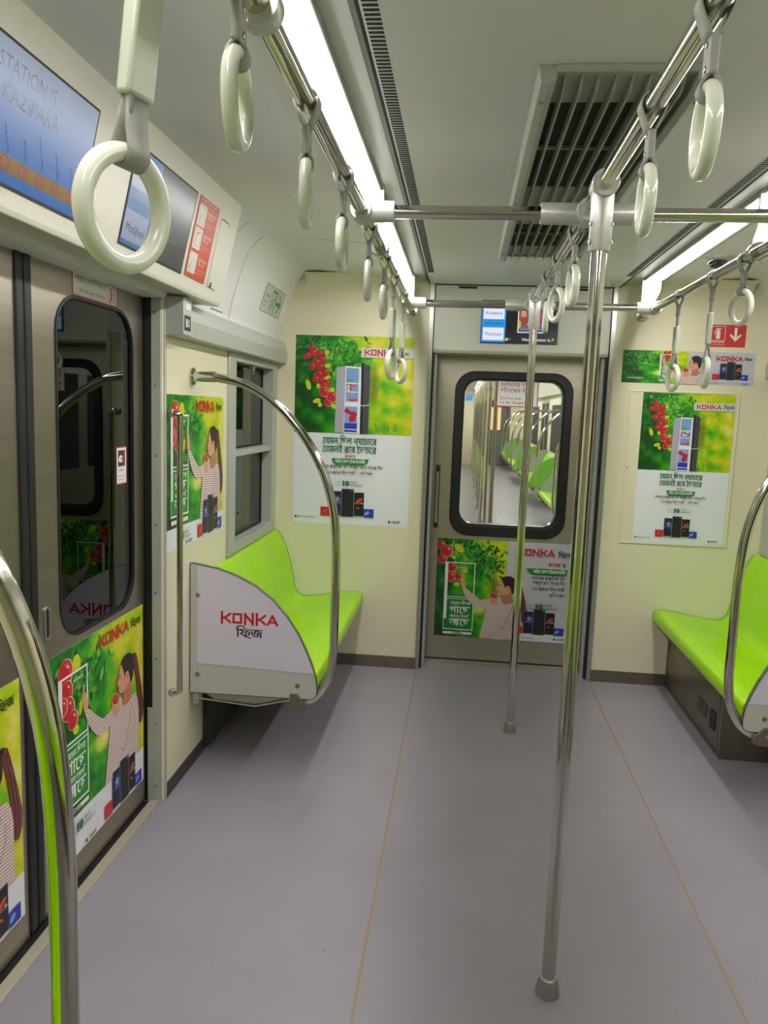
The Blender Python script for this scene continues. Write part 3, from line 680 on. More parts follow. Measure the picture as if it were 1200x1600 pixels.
# ------------------------------------------------------------------ ceiling fittings
side_name = {-1: 'left', 1: 'right'}
LENS = bpy.data.materials.new('strip_light_lens'); LENS.use_nodes = True
_b = LENS.node_tree.nodes['Principled BSDF']; _b.inputs['Emission Color'].default_value = (1.0, .975, .965, 1); _b.inputs['Emission Strength'].default_value = LAMP; _b.inputs['Base Color'].default_value = (.8, .8, .8, 1)
spans = [(1.10, 2.555, 'nearer'), (2.60, 4.13, 'farther'), (-.20, 1.06, 'overhead')]
lab = {('nearer', -1): 'long white strip light in the left ceiling row, this side of the first bracket', ('farther', -1): 'white strip light in the left ceiling row, reaching towards the end wall',
       ('nearer', 1): 'white strip light in the right ceiling row, cut off by the photo edge', ('farther', 1): 'white strip light in the right ceiling row, ending above the fire extinguisher sign',
       ('overhead', -1): 'strip light directly above the viewpoint, left row', ('overhead', 1): 'strip light directly above the viewpoint, right row', ('rear', -1): 'strip light behind the viewpoint, left row', ('rear', 1): 'strip light behind the viewpoint, right row'}
for s in (-1, 1):
    for y0, y1, nm in spans:
        e = empty('ceiling_light', (s*.632, y0, 2.2), lab[(nm, s)], 'light', 'strip lights in the ceiling')
        B().prism([(s*.602, 2.206), (s*.602, 2.194), (s*.608, 2.190), (s*.657, 2.190), (s*.663, 2.194), (s*.663, 2.206)], 1, y0+.015, y1-.015).build('lens', LENS, e, smooth=0)
        for xa, xb in ((.588, .600), (.665, .680)): B().box(s*xa, s*xb, y0-.01, y1+.01, 2.197, 2.218).build('light_frame', ALU, e, smooth=0, bevel=.002)
    b = B().mat(CEIL).box(s*.468, s*.508, -.6, 4.05, 2.1985, 2.2005); b.mat(DARK); y = -.58
    while y < 4.03: b.box(s*.474, s*.503, y, y+.0085, 2.1975, 2.1990); y += .0165
    o = b.build('slotted_air_vent', None, None, smooth=0); tag(o, 'long slotted air vent strip in the ceiling beside the %s light row' % side_name[s], 'vent')
# air conditioning return grille
e = empty('ceiling_grille', (0, 1.675, 2.2), 'large slatted air conditioning grille in the middle of the ceiling', 'grille')
GR = M('grille_grey', (158, 160, 146), .45)
b = B()
for s in (-1, 1):
    b.prism([(s*.176, 2.20), (s*.170, 2.168), (s*.150, 2.162), (s*.138, 2.172), (s*.138, 2.20)], 1, 1.68, 3.54)
b.box(-.14, .14, 1.675, 1.69, 2.185, 2.20); b.box(-.14, .14, 3.525, 3.54, 2.185, 2.20); b.build('grille_frame', GR, e, smooth=20, bevel=.002)
b = B()
for k in range(8):
    x = -.119+k*.034
    b.prism([(1.69, 2.197), (1.735, 2.166), (3.49, 2.166), (3.53, 2.197)], 0, x-.0022, x+.0022)
b.build('slats', GR, e, smooth=0)
for ya, yb in ((1.69, 1.85), (2.50, 2.97), (3.34, 3.53)): B().box(-.138, .138, ya, yb, 2.1915, 2.199).build('blanking_plate', GR, e, smooth=0)
for ya, yb in ((1.85, 2.50), (2.97, 3.34)): B().box(-.138, .138, ya, yb, 2.1955, 2.1985).build('intake_opening', DARK, e, smooth=0)
for y in (2.14, 3.10): B().box(-.138, .138, y, y+.008, 2.187, 2.195).build('cross_bar', GR, e, smooth=0)
screws(e, [(q*.160, y, 2.164) for q in (-1, 1) for y in (1.78, 2.6, 3.4)], .006, (0, 0, -1))
# dome camera
e = empty('dome_camera', (.80, 3.69, 2.222), 'small round security camera dome in the ceiling right of the lights', 'camera')
def lathe(b, c, prof, n=28):
    v = []; f = []
    for r, z in prof:
        for k in range(n): v.append((c[0]+r*math.cos(2*PI*k/n), c[1]+r*math.sin(2*PI*k/n), c[2]+z))
    for i in range(len(prof)-1):
        for k in range(n): f.append((i*n+k, i*n+(k+1) % n, (i+1)*n+(k+1) % n, (i+1)*n+k))
    f.append(tuple(range((len(prof)-1)*n, len(prof)*n))); b.add(v, f)
b = B(); lathe(b, (.80, 3.69, 2.222), [(.072, .006), (.070, -.004), (.055, -.010), (.042, -.012)]); b.build('camera_ring', CAST, e)
b = B(); lathe(b, (.80, 3.69, 2.212), [(.042, 0), (.040, -.014), (.030, -.027), (.014, -.035), (.003, -.036)]); b.build('dome', M('smoked_dome', (30, 32, 32), .08, coat=1), e)

# ------------------------------------------------------------------ grab rails and poles
ZR = 2.024
def collar(b, p, d, r, L, n=24):
    p = Vector(p); d = Vector(d).normalized()
    b.tube([p-d*L/2, p-d*(L/2-.003), p+d*(L/2-.003), p+d*L/2], [r-.002, r, r, r-.002], n)
for s in (-1, 1):
    X = s*.5876
    e = empty('overhead_grab_rail', (X, 1.0, ZR), 'polished overhead grab rail running lengthways on the %s, under the light row' % side_name[s], 'grab rail')
    B().rod((X, BACK, ZR), (X, 4.19, ZR), .0175, 24).build('rail_tube', CHROME, e)
    b = B(); b.tube([(X, 4.185, ZR), (X, 4.20, ZR), (X, 4.207, ZR)], [.0215, .0215, .015], 20); b.build('end_cap', CHROME, e)
    for y in (-.45, 1.08, 2.575, 4.15):
        # bracket plate from ceiling down to a clamp ring
        o_, i_ = (s*.672, s*.578)
        P = [(i_, 2.215), (o_, 2.215), (o_, 2.15), (s*.645, 2.09), (s*.622, 2.045), (s*.612, 2.0), (i_-s*.012, 2.0), (i_-s*.012, 2.06), (i_, 2.10)]
        bk = B().prism(P, 1, y-.006, y+.006).build('bracket_plate', CAST, e, smooth=0, bevel=.002)
        b = B(); collar(b, (X, y, ZR), (0, 1, 0), .031, .035); b.build('clamp_ring', CHROME if y > 2 else CAST, bk)
e = empty('overhead_grab_rail', (0, 1.0, ZR), 'polished overhead grab rail running lengthways down the middle, joined to both poles', 'grab rail')
B().rod((0, -1.8, ZR), (0, 3.87, ZR), .0175, 24).build('rail_tube', CHROME, e)
# cross rails with cast sockets
for yc, where in ((2.135, 'nearer polished cross rail under the ceiling, below the air grille'), (3.868, 'farther chromed cross rail, in front of the end door header')):
    e = empty('cross_rail', (0, yc, ZR), where, 'grab rail')
    B().rod((-.5876, yc, ZR), (.5876, yc, ZR), .0175, 24).build('rail_tube', CHROME, e)
    b = B(); collar(b, (0, yc, ZR), (1, 0, 0), .0275, .235); collar(b, (0, yc-.012, ZR), (0, 1, 0), .030, .085); b.build('centre_socket', CAST, e)
    for s in (-1, 1):
        b = B(); b.rod((s*.5876, yc, ZR), (s*.500, yc, ZR), .0275, 24); collar(b, (s*.5876, yc, ZR), (0, 1, 0), .029, .07); b.build('end_socket', CAST, e)
for y, lb in ((1.885, 'nearer vertical polished grab pole in the middle of the aisle'), (3.575, 'farther vertical polished grab pole, standing in front of the end door')):
    e = empty('grab_pole', (0, y, 0), lb, 'pole')
    B().rod((0, y, .03), (0, y, ZR-.01), .0180, 28).build('pole_tube', CHROME, e)
    b = B(); b.tube([(0, y, ZR+.012), (0, y, ZR), (0, y, ZR-.14), (0, y, ZR-.145)], [.022, .0265, .0245, .022], 28); b.build('pole_socket', CAST, e)
    b = B(); collar(b, (0, y, ZR), (0, 1, 0), .0285, .066); collar(b, (0, y-.031, ZR), (0, 1, 0), .031, .014); b.build('clamp_ring', CAST, e)
    for q in (-1, 1): screws(e, [(q*.0245, y-.008, ZR-.085), (q*.0245, y-.008, ZR-.125)], .006, (q, -.3, 0), mat=CAST)
    b = B(); b.tube([(0, y, 0), (0, y, .004), (0, y, .048), (0, y, .05)], [.0305, .0305, .0235, .021], 28); b.build('floor_socket', SATIN, e)

# curved grab rails beside the bench ends
CP = [(1.352, 1.604), (1.30, 1.604), (1.235, 1.600), (1.12, 1.572), (.992, 1.487), (.889, 1.369), (.818, 1.235), (.780, 1.099), (.767, .95), (.765, .80), (.765, .62), (.767, .52), (.781, .43), (.82, .355), (.860, .322), (.892, .311)]
def curved_rail(s, y, label):
    e = empty('curved_grab_rail', (s*W_, y, 1.604), label, 'grab rail', 'curved grab rails at the bench ends')
    B().tube([(s*x, y, z) for x, z in catmull(CP, 5)], .0175, 20).build('rail_tube', CHROME, e)
    b = B(); b.rod((s*1.355, y, 1.604), (s*1.347, y, 1.604), .034, 24); b.rod((s*1.349, y, 1.604), (s*1.26, y, 1.604), .0205, 24); b.build('wall_flange', CHROME, e)
    d = -1
    b = B().prism([(s*.865, .292), (s*.865, .312), (s*.89, .335), (s*.905, .352), (s*.935, .352), (s*.935, .285), (s*.925, .278), (s*.88, .280)], 1, y-.0275, y-.0185)
    br = b.build('bracket', STEELH, e, smooth=0, bevel=.002)
    B().dome((s*.918, y-.0275, .313), .0085).build('screw', SCREW, br)
curved_rail(-1, 2.972, 'curved chrome grab rail arching over the side panel of the left bench')
curved_rail(1, 2.972, 'curved chrome grab rail in front of the right bench, near the photo edge')
curved_rail(-1, .86, 'curved chrome grab rail in the lower left foreground, reflecting green')
curved_rail(1, .86, 'curved chrome grab rail opposite the foreground one, outside the right edge of the photo')

# ------------------------------------------------------------------ benches
SP = [(.842, .372), (.830, .385), (.828, .41), (.833, .430), (.850, .438), (.90, .434), (.97, .424), (1.05, .410), (1.12, .400), (1.17, .398), (1.205, .410), (1.228, .44), (1.240, .49), (1.252, .56), (1.272, .64), (1.296, .705), (1.320, .755), (1.340, .780), (1.353, .785)]
def seat_mesh(s, y0, y1, nseat):
    P = catmull(SP, 3); K = nseat*12; b = B(); v = []; f = []
    for j in range(K+1):
        y = y0+(y1-y0)*j/K; ph = (j/K*nseat) % 1.0; bump = .5-.5*math.cos(2*PI*ph)
        for (x, z) in P:
            wgt = 0
            if .87 < x < 1.25 and z < .5: wgt = min(1, (x-.87)/.2); x2 = x; z2 = z-.014*wgt*bump+.004
            elif z >= .5: q = min(1, (z-.5)/.12)*min(1, max(0, (.80-z)/.06)); x2 = x+.016*bump*q; z2 = z
            else: x2 = x; z2 = z
            v.append((s*x2, y, z2))
    m = len(P)
    for j in range(K):
        for i in range(m-1): f.append((j*m+i, j*m+i+1, (j+1)*m+i+1, (j+1)*m+i))
    b.add(v, f)
    for yy, o in ((y0, 0), (y1, K*m)):      # end webs
        pass
    return b
def quarter(x_wall, x_front, zb, zt, r):
    """side panel outline in |x|: wall edge straight, top curving down to the front"""
    P = [(1.353, zb), (1.353, zt), (1.33, zt-.001)] + [(1.241, .850), (1.16, .824), (1.083, .787), (1.01, .733), (.951, .668), (.905, .600), (.87, .530), (.845, .470), (.829, .415), (.824, .375), (.826, .350), (.834, .335), (.85, .330)]
    return P
def bench(s, y0, y1, nseat, label, panels, cabinet, kon=True, grp=None):
    e = empty('bench_seat', (s*1.1, (y0+y1)/2, 0), label, 'bench', grp)
    seat_mesh(s, y0, y1, nseat).build('seat_shell', GREEN, e, smooth=60, solid=.010)
    b = B(); b.prism([(s*.845, .371), (s*.845, .385), (s*1.16, .372), (s*1.33, .38), (s*1.353, .38), (s*1.353, .33), (s*1.05, .325)], 1, y0+.02, y1); b.build('seat_frame', SATIN, e, smooth=0)
    for py, d, kind in panels:
        Q = quarter(1.353, .824, .325, .865, .02); Q = [(s*x, z) for x, z in Q]
        col = {'film': WHITEP, 'green': GREEN2, 'grey': M('grey_side_sheet', (150, 152, 152), .35)}[kind]
        p = B().mat(col).prism(Q, 1, py-.008, py+.008).build('side_panel', col, e, smooth=0, bevel=.0015)
        b = B().frame([(s*(x+(-.0 if x > 1.3 else 0)), z) for x, z in quarter(0, 0, .325, .865, 0)], [(s*(1.10+(x-1.10)*.992), .6+(z-.6)*.992) for x, z in quarter(0, 0, .325, .865, 0)], 1, py-.0092, py+.0092)
        b.build('panel_edge', M('panel_edge_dark', (52, 60, 44), .5), p, smooth=0)
        if d < 0: screws(p, [(s*x, py-.008, z) for x, z in ((1.32, .735), (1.32, .405), (.905, .385))], .0105, n=12)
        if kind == 'film':
            a = Art(); F = [(1.322, .452), (1.322, .858), (1.241, .846), (1.16, .820), (1.083, .783), (1.012, .729), (.954, .664), (.909, .598), (.875, .528), (.850, .469), (.838, .440), (.90, .441), (1.10, .446)]
            x0 = -W_ if s < 0 else .82
            a.poly([(s*x-x0, z) for x, z in (F if s < 0 else F[::-1])], STICK)
            xl = 1.224-1.355 if s < 0 else 0
            if s < 0: a.konka(.131, .628, .232, RED); a.fridge_word(.193, .573, .050, NEAR)
            else: a.konka(.245, .628, .232, RED); a.fridge_word(.307, .573, .050, NEAR)
            a.place('panel_film', (x0, py-.0094, 0), (1, 0, 0), (0, 0, 1), None, None, parent=p)
        b = B(); b.box(s*1.335, s*1.31, py-.02, py+.0, .285, .325); b.tube([(s*1.31, py-.012, .305), (s*1.22, py-.012, .298), (s*1.08, py-.012, .288), (s*.93, py-.012, .325)], .0035, 8); b.prism([(s*1.29, .325), (s*1.25, .300), (s*1.08, .292), (s*.95, .325)], 1, py+.0, py+.03)
        b.build('panel_bracket', SATIN, p, smooth=0)
    if cabinet:
        c0, c1 = cabinet
        cb = B().box(s*.92, s*1.353, c0, c1, 0, .345).build('cabinet', STEELH, e, smooth=0, bevel=.002)
        b = B(); xx = s*.919; b.frame([(c0+.03, .02), (c1-.03, .02), (c1-.03, .325), (c0+.03, .325)], [(c0+.033, .023), (c1-.033, .023), (c1-.033, .322), (c0+.033, .322)], 0, s*.9192, s*.921); b.build('door_gap', DARK, cb, smooth=0)
        B().prism(rrect(c0+.20, c0+.335, .108, .175, .004), 0, s*.9175, s*.921).build('label_plate', DKSTEEL, cb, smooth=0)
        B().prism(rrect(c0+.07, c0+.15, .095, .185, .012), 0, s*.9165, s*.921).build('door_latch', BLACK, cb)
        for za in (.06, .23): B().box(s*.917, s*.921, c1-.06, c1-.045, za, za+.04).build('hinge', DKSTEEL, cb, smooth=0)
    return e
bench(-1, 2.972, END-.001, 3, 'lime green moulded bench on the left, with white quarter round side panel', [(2.962, -1, 'film')], None)
bench(1, 2.972, END-.001, 3, 'lime green moulded bench on the right, with a steel cabinet beneath it', [(2.962, -1, 'film')], (3.44, END-.002))
bench(-1, -1.99, .85, 6, 'long lime green bench behind the viewpoint on the left', [(.866, 1, 'grey')], None)
bench(1, -1.99, .85, 6, 'long lime green bench behind the viewpoint on the right', [(.866, 1, 'grey')], None)
# plain dark plate low on the wall under the left bench
b = B().box(-1.354, -1.32, 3.12, END-.01, .03, .30); tag(b.build('dark_low_panel', M('dark_low_plate', (46, 44, 40), .6), None, smooth=0, bevel=.003), 'dark panel low on the wall under the left bench', 'heater')

# vertical handle bar beside the left door
def handle(s, y, label):
    e = empty('door_handle_bar', (s*1.33, y, .43), label, 'handle', 'door side handle bars')
    x = s*1.297
    B().tube(catmull([(s*1.335, y, 1.462), (s*1.312, y+.004, 1.462), (x, y+.008, 1.455), (x, y+.008, 1.435), (x, y+.008, 1.2), (x, y+.008, .60), (x, y+.008, .455), (x, y+.008, .435), (s*1.312, y+.004, .428), (s*1.335, y, .428)], 4), .0115, 14).build('bar', STEEL if False else CHROME, e)
    for z in (1.462, .428): B().box(s*1.327, s*1.318, y-.014, y+.012, z-.014, z+.014).build('mount', SATIN, e, bevel=.002)
handle(-1, 2.682, 'slim vertical steel handle bar on the post right of the left door')
handle(1, 2.682, 'slim vertical steel handle bar on the post of the right door, outside the photo')

# ------------------------------------------------------------------ housing above the doors and its screens
TLT = Vector((.08, 0, .342)).normalized()
for s in (-1, 1):
    b = B().mat(HOUS); b.prism([(s*1.252, 1.872), (s*1.246, 1.884), (s*1.164, 2.244), (s*1.164, 2.26), (s*1.47, 2.26), (s*1.47, 1.888), (s*1.33, 1.878)], 1, .84, 2.985)
    o = b.build('overdoor_housing', HOUS, None, smooth=0, bevel=.004); tag(o, 'sloping off white housing above the %s side doors' % side_name[s], 'housing')
# frame of the left housing face: right = +y, up = tilted
UP = Vector((.082, 0, .36)).normalized()
def face(y, z, lift=.0):
    t = (z-1.884)/.36
    nrm = Vector((0, 1, 0)).cross(UP)
    return Vector((-1.246+.082*t, y, z)) + nrm*(.0015+lift)
SCR_D = EM('screen_dark_blue', (40, 116, 190), .50); SCR_L = EM('screen_light_blue', (150, 170, 200), .52); SCR_M = EM('screen_mid_blue', (84, 142, 196), .5)
SCR_T = EM('screen_text', (84, 100, 124), .35); SCR_T2 = EM('screen_text_dark', (34, 66, 112), .4); SCR_O = EM('screen_band_ochre', (168, 132, 64), .5); SCR_R = EM('screen_dot_red', (190, 112, 88), .5); SCR_RE = EM('screen_dot_rim', (120, 70, 60), .5)
SCR_K = EM('screen_off_grey', (92, 98, 98), .3); SCR_P = EM('screen_panel_lilac', (170, 180, 208), .6); SCR_LN = EM('screen_line', (140, 146, 150), .4)
def gradient_screen():
    m = bpy.data.materials.new('screen_blue_gradient'); m.use_nodes = True; nt = m.node_tree; bb = nt.nodes['Principled BSDF']
    uv = nt.nodes.new('ShaderNodeUVMap'); sp = nt.nodes.new('ShaderNodeSeparateXYZ'); nt.links.new(uv.outputs[0], sp.inputs[0])
    r = nt.nodes.new('ShaderNodeValToRGB'); e = r.color_ramp.elements; e[0].position = .3; e[1].position = .95
    e[0].color = (*lin((30, 112, 196)), 1); e[1].color = (*lin((150, 165, 190)), 1)
    nt.links.new(sp.outputs[1], r.inputs[0]); nt.links.new(r.outputs[0], bb.inputs['Emission Color']); bb.inputs['Emission Strength'].default_value = .62
    bb.inputs['Base Color'].default_value = (.02, .02, .02, 1); bb.inputs['Roughness'].default_value = .3; return m
def screen(y0, y1, art, label):
    o = face(y0, 1.925); e = empty('display_screen', tuple(o), label, 'screen')
    nrm = Vector((0, 1, 0)).cross(UP); wd = y1-y0; hh = .252
    v = [o+Vector((0, 1, 0))*a_+UP*b_+nrm*c_ for c_ in (-.004, .001) for a_, b_ in ((-.006, -.006), (wd+.006, -.006), (wd+.006, hh+.006), (-.006, hh+.006))]
    B().add(v, [(0, 3, 2, 1), (4, 5, 6, 7), (0, 1, 5, 4), (1, 2, 6, 5), (2, 3, 7, 6), (3, 0, 4, 7)]).build('bezel', BLACK, e, smooth=0)
    art.place('display_image', tuple(o+nrm*.0008), (0, 1, 0), UP, None, None, parent=e)
a = Art(); a.uvr = (0, 0, .45, .252); a.rect(0, 0, .45, .252, gradient_screen())
a.text('STATION IS', .272, .198, .042, SCR_T, 'r', .205); a.text('KAZIPARA', .298, .148, .048, SCR_T, 'r', .205)
a.rect(0, .022, .45, .054, SCR_O)
for k in range(6):
    x = .390-k*.064; a.disc(x, .038, .0150, .0150, SCR_RE); a.disc(x, .038, .0134, .0134, SCR_R)
    a.text(('Motijheel', 'Bangladesh Secretariat', 'Dhaka University', 'Shahbagh', 'Kawran Bazar', 'Farmgate')[k], x+.010, .062, .014, SCR_T2, rot=2.05, wid=.045+.012*(k % 3))
screen(1.395, 1.845, a, 'nearer route display screen in the left housing, blue with station names and an orange line')
a = Art(); a.uvr = (0, 0, .455, .252); a.rect(0, 0, .455, .252, SCR_K)
a.rect(0, 0, .175, .252, SCR_M); a.rect(0, .150, .150, .215, SCR_L); a.rect(0, .012, .150, .092, SCR_P)
a.text('Kazipara', .02, .175, .026, SCR_T, wid=.09); a.text('DESTINATION', .02, .112, .014, SCR_T, wid=.10); a.text('Motijheel', .02, .035, .034, SCR_T2, wid=.115)
a.outline(.215, .07, .37, .215, .0015, SCR_LN)
screen(2.07, 2.525, a, 'farther display screen in the left housing, half dark, seen through the large hanging ring')
RS = M('ink_instruction_red', (198, 70, 44), .4)
a = Art(); Wd, Hd = .195, .262; a.rect(0, 0, Wd, Hd, RS)
for k, y in enumerate((.170, .095, .015)):
    a.rrect(.012, y, .085, y+.068, .005, HOUS)
    a.stroke([(.03, y+.015), (.035, y+.05), (.06, y+.055)] if k == 1 else [(.03, y+.012), (.035, y+.030)], .004, RS); a.outline(.022, y+.010, .075, y+.060, .0012, GREY if k != 1 else RS)
    a.text('\u099c\u09b0\u09c1\u09b0\u09bf \u0985\u09ac\u09b8\u09cd\u09a5\u09be\u09df', .095, y+.048, .014, HOUS, wid=.08, bold=.01); a.text('\u09a6\u09b0\u099c\u09be \u09c7\u0996\u09be\u09b2\u09be', .095, y+.034, .014, HOUS, wid=.06)
    a.text('Open the cover and', .095, y+.018, .007, HOUS, wid=.085); a.text('pull the handle', .095, y+.008, .007, HOUS, wid=.06)
a.text('\u099c\u09b0\u09c1\u09b0\u09bf \u09a6\u09b0\u099c\u09be \u09c7\u0996\u09be\u09b2\u09be', .02, Hd-.014, .013, HOUS, wid=.15, bold=.01); a.text('Emergency door release', .03, Hd-.0225, .007, HOUS, wid=.12)
a.place('instruction_sticker', tuple(face(2.560, 1.922)), (0, 1, 0), UP, 'red emergency instruction sticker with three white pictures on the left housing', 'sticker', w=Wd, h=Hd, sheet=RS)
a = Art(); a.stroke([(0, .02), (0, .235), (.012, .245), (.085, .245), (.098, .232)], .0024, DARK); a.stroke([(0, .02), (.01, .005), (.09, .0)], .0024, DARK); a.stroke([(.098, .232), (.100, .06)], .0010, GREY)
a.poly([(.030, .006), (.045, .006), (.042, .020), (.034, .024)], DARK); a.disc(.06, .045, .002, .002, DARK)
a.place('hatch_outline', tuple(face(2.79, 1.918)), (0, 1, 0), UP, 'small release hatch with rounded corner at the far end of the left housing', 'hatch')

# ------------------------------------------------------------------ hanging straps
def strap(kind, yaw):
    """local origin on the rail axis; ring plane turned by yaw about the vertical, 0 = along the rail"""
    long_ = kind == 'long'; zc = -.344 if long_ else -.152; R = .0505; r = .0095
    e = bpy.data.objects.new('hanging_strap', None); COL.objects.link(e); e.empty_display_size = .05
    c, q = math.cos(yaw), math.sin(yaw)
    Y = Vector((-q, c, 0)); X = Vector((c, q, 0))          # Y: along ring plane
    b = B(); b.torus((0, 0, zc), R, r, Y, (0, 0, 1), 56, 16, 1.0, 1.1); b.build('ring', RINGM, e, smooth=80)
    hw = .0155
    # loop over the rail: teardrop band, width along the rail
    P = []; rr = .0210
    for k in range(17):
        t = math.radians(-28+236*k/16); P.append((rr*math.cos(t), rr*math.sin(t)))
    neck = -.044
    P = [(.0035, neck), (.010, neck+.012)] + P + [(-.010, neck+.012), (-.0035, neck)]
    b = B(); v = [(x, yy, z) for x, z in P for yy in (-hw, hw)]; f = [(2*i, 2*i+1, 2*i+3, 2*i+2) for i in range(len(P)-1)]
    b.add(v, f); b.build('rail_loop', STRAP, e, smooth=80, solid=.003)
    b = B(); b.box(-.0062, .0062, -hw-.001, hw+.001, neck-.044, neck+.004)
    b.build('buckle', STRAP, e, smooth=0, bevel=.003)
    for q in (-1, 1): screws(e, [(q*.0062, 0, neck-.004), (q*.0062, 0, neck-.034)], .005, (q, 0, 0), name='rivet')
    top = zc+R
    z0 = neck-.042
    if long_:
        B().box(-.0025, .0025, -hw*.9, hw*.9, top+.035, z0).build('webbing', STRAP, e, smooth=0)
        v = [tuple(X*a+Y*bb+Vector((0, 0, z))) for z in (top+.050, top+.165) for a, bb in ((-.009, -.0175), (.009, -.0175), (.009, .0175), (-.009, .0175))]
        B().add(v, [(0, 3, 2, 1), (4, 5, 6, 7), (0, 1, 5, 4), (1, 2, 6, 5), (2, 3, 7, 6), (3, 0, 4, 7)]).build('sleeve', SLEEVE, e, smooth=30, bevel=.004)
        z0 = top+.052
    # lower loop around the top of the ring
    Q = [(.0025, z0)] ; n_ = 14
    if z0-top > .02: Q.append((.006, top+.022))
    for k in range(n_+1):
        t = math.radians(35-250*k/n_); Q.append((.0125*math.cos(t), top+.0125*math.sin(t)))
    if z0-top > .02: Q.append((-.006, top+.022))
    Q.append((-.0025, z0))
    b = B(); v = []
    for x, z in Q:
        for yy in (-.0135, .0135): v.append(tuple(X*x+Y*yy+Vector((0, 0, z))))
    b.add(v, [(2*i, 2*i+1, 2*i+3, 2*i+2) for i in range(len(Q)-1)]); b.build('ring_loop', STRAP, e, smooth=80, solid=.0035)
    return tag(e, 'strap', 'hanging strap', 'hanging straps on the overhead rails')
R_ = math.radians
protos = {}
def put(kind, yaw, x, y, label, lean=0):
    key = (kind, yaw)
    if key not in protos: o = protos[key] = strap(kind, R_(yaw)); o.location = (x, y, ZR)
    else: o = dup(protos[key], (x, y, ZR))
    o['label'] = label; o.rotation_euler = (0, lean, 0); return o
put('long', -20, -.5876, .745, 'large ivory ring strap in the upper left foreground, in front of the screens', R_(6.5))
put('short', 5, -.5876, .985, 'hanging ring strap on the left rail just behind the large foreground one')
put('short', 10, -.5876, 1.40, 'hanging ring strap on the left rail, second one before the nearer cross rail')
put('short', 3, -.5876, 1.81, 'hanging ring strap on the left rail, last one before the nearer cross rail')
put('short', 5, -.5876, 2.30, 'hanging ring strap on the left rail, first one beyond the nearer cross rail')
put('short', 0, -.5876, 2.74, 'hanging ring strap on the left rail, second one beyond the nearer cross rail')
put('long', -12, -.5876, 3.10, 'long hanging strap on the left rail, over the red poster logo, nearer of two')
put('long', 28, -.5876, 3.58, 'long hanging strap on the left rail by the end door, farther of two')
put('short', -5, 0, 1.09, 'hanging ring strap highest on the middle rail, near the right edge of the photo')
put('short', -4, 0, 1.42, 'hanging ring strap on the middle rail just before the nearer pole')
put('short', 4, 0, 2.32, 'hanging ring strap on the middle rail, first one beyond the nearer pole')
put('short', 18, 0, 2.72, 'hanging ring strap on the middle rail, middle one between the two poles, ring seen open')
put('short', -4, 0, 3.05, 'hanging ring strap on the middle rail, the one closest to the farther pole')
put('short', 15, .5876, 2.68, 'hanging strap on the right rail, ring seen wide above the red fire sign')
put('long', -8, .5876, 3.00, 'long hanging strap on the right rail, overlapping the right side of the banner')
put('long', 10, .5876, 3.45, 'long hanging strap on the right rail, overlapping the middle of the banner')

# ------------------------------------------------------------------ posters and signs
rnd = random.Random(3)
H_ = 1.905-.835
poster_tall(.674, H_, rnd).place('advert_poster', (-1.253, END-.0008, .835), (1, 0, 0), (0, 0, 1), 'tall fridge advert poster on the end wall left of the gangway door', 'poster', 'fridge adverts', w=.674, h=H_, sheet=PAPER)
# framed poster on the right
e = empty('poster_frame', (.895, END, .812), 'slim cream frame around the tall poster right of the gangway door', 'frame')
b = B(); b.frame([(.605, .812), (1.187, .812), (1.187, 1.658), (.605, 1.658)], [(.613, .820), (1.179, .820), (1.179, 1.650), (.613, 1.650)], 1, END-.006, END-.0005); b.build('frame_edge', CREAM, e, smooth=0, bevel=.002)
b = B(); b.box(.613, 1.179, END-.0028, END-.0005, .820, 1.650); b.build('backing', CREAM, e, smooth=0)
B().dome((.622, END-.003, 1.235), .005).build('screw', SCREW, e)
poster_tall(.488, .826, rnd).place('advert_poster', (.678, END-.0040, .822), (1, 0, 0), (0, 0, 1), 'tall fridge advert poster in a cream frame on the end wall right of the door', 'poster', 'fridge adverts', w=.488, h=.826, sheet=PAPER)
# long banner above it
a = Art(); Wd, Hd = .692, .174; a.rect(0, 0, Wd, Hd, GREY); a.uvr = (0, 0, .40, Hd); a.rect(0, 0, .345, Hd, FOL)
leaves(a, rnd, .10, .145, .06, .02, 90, .022, [L1, L2, L3, L4]); leaves(a, rnd, .04, .10, .03, .04, 40, .022, [L1, L4])
for x, y, r in ((.225, .160, .011), (.240, .145, .011), (.232, .128, .010), (.246, .165, .009)): apple(a, x, y, r, False)
door_frame_art(a, .198, .022, .258, .155, .0028, False)
a.uvr = (0, 0, 1, 1); woman(a, .388, .152, .62, clip_y=0, sx=.62)
a.rect(.43, .02, Wd, .024, WHT); a.konka(.49, .128, .135, RED); a.fridge_word(.635, .132, .018, NEAR); fridges(a, .475, .028, .185)
a.text('10 YEARS WARRANTY', .03, .022, .012, WHT, wid=.09); a.text('Electro Mart Limited', .44, .008, .008, NEAR, wid=.07); a.text('16649', .63, .006, .010, NEAR, wid=.035)
a.place('advert_banner', (.555, END-.0008, 1.698), (1, 0, 0), (0, 0, 1), 'wide low advert banner above the framed poster on the end wall', 'poster', 'fridge adverts', w=Wd, h=Hd, sheet=GREY)
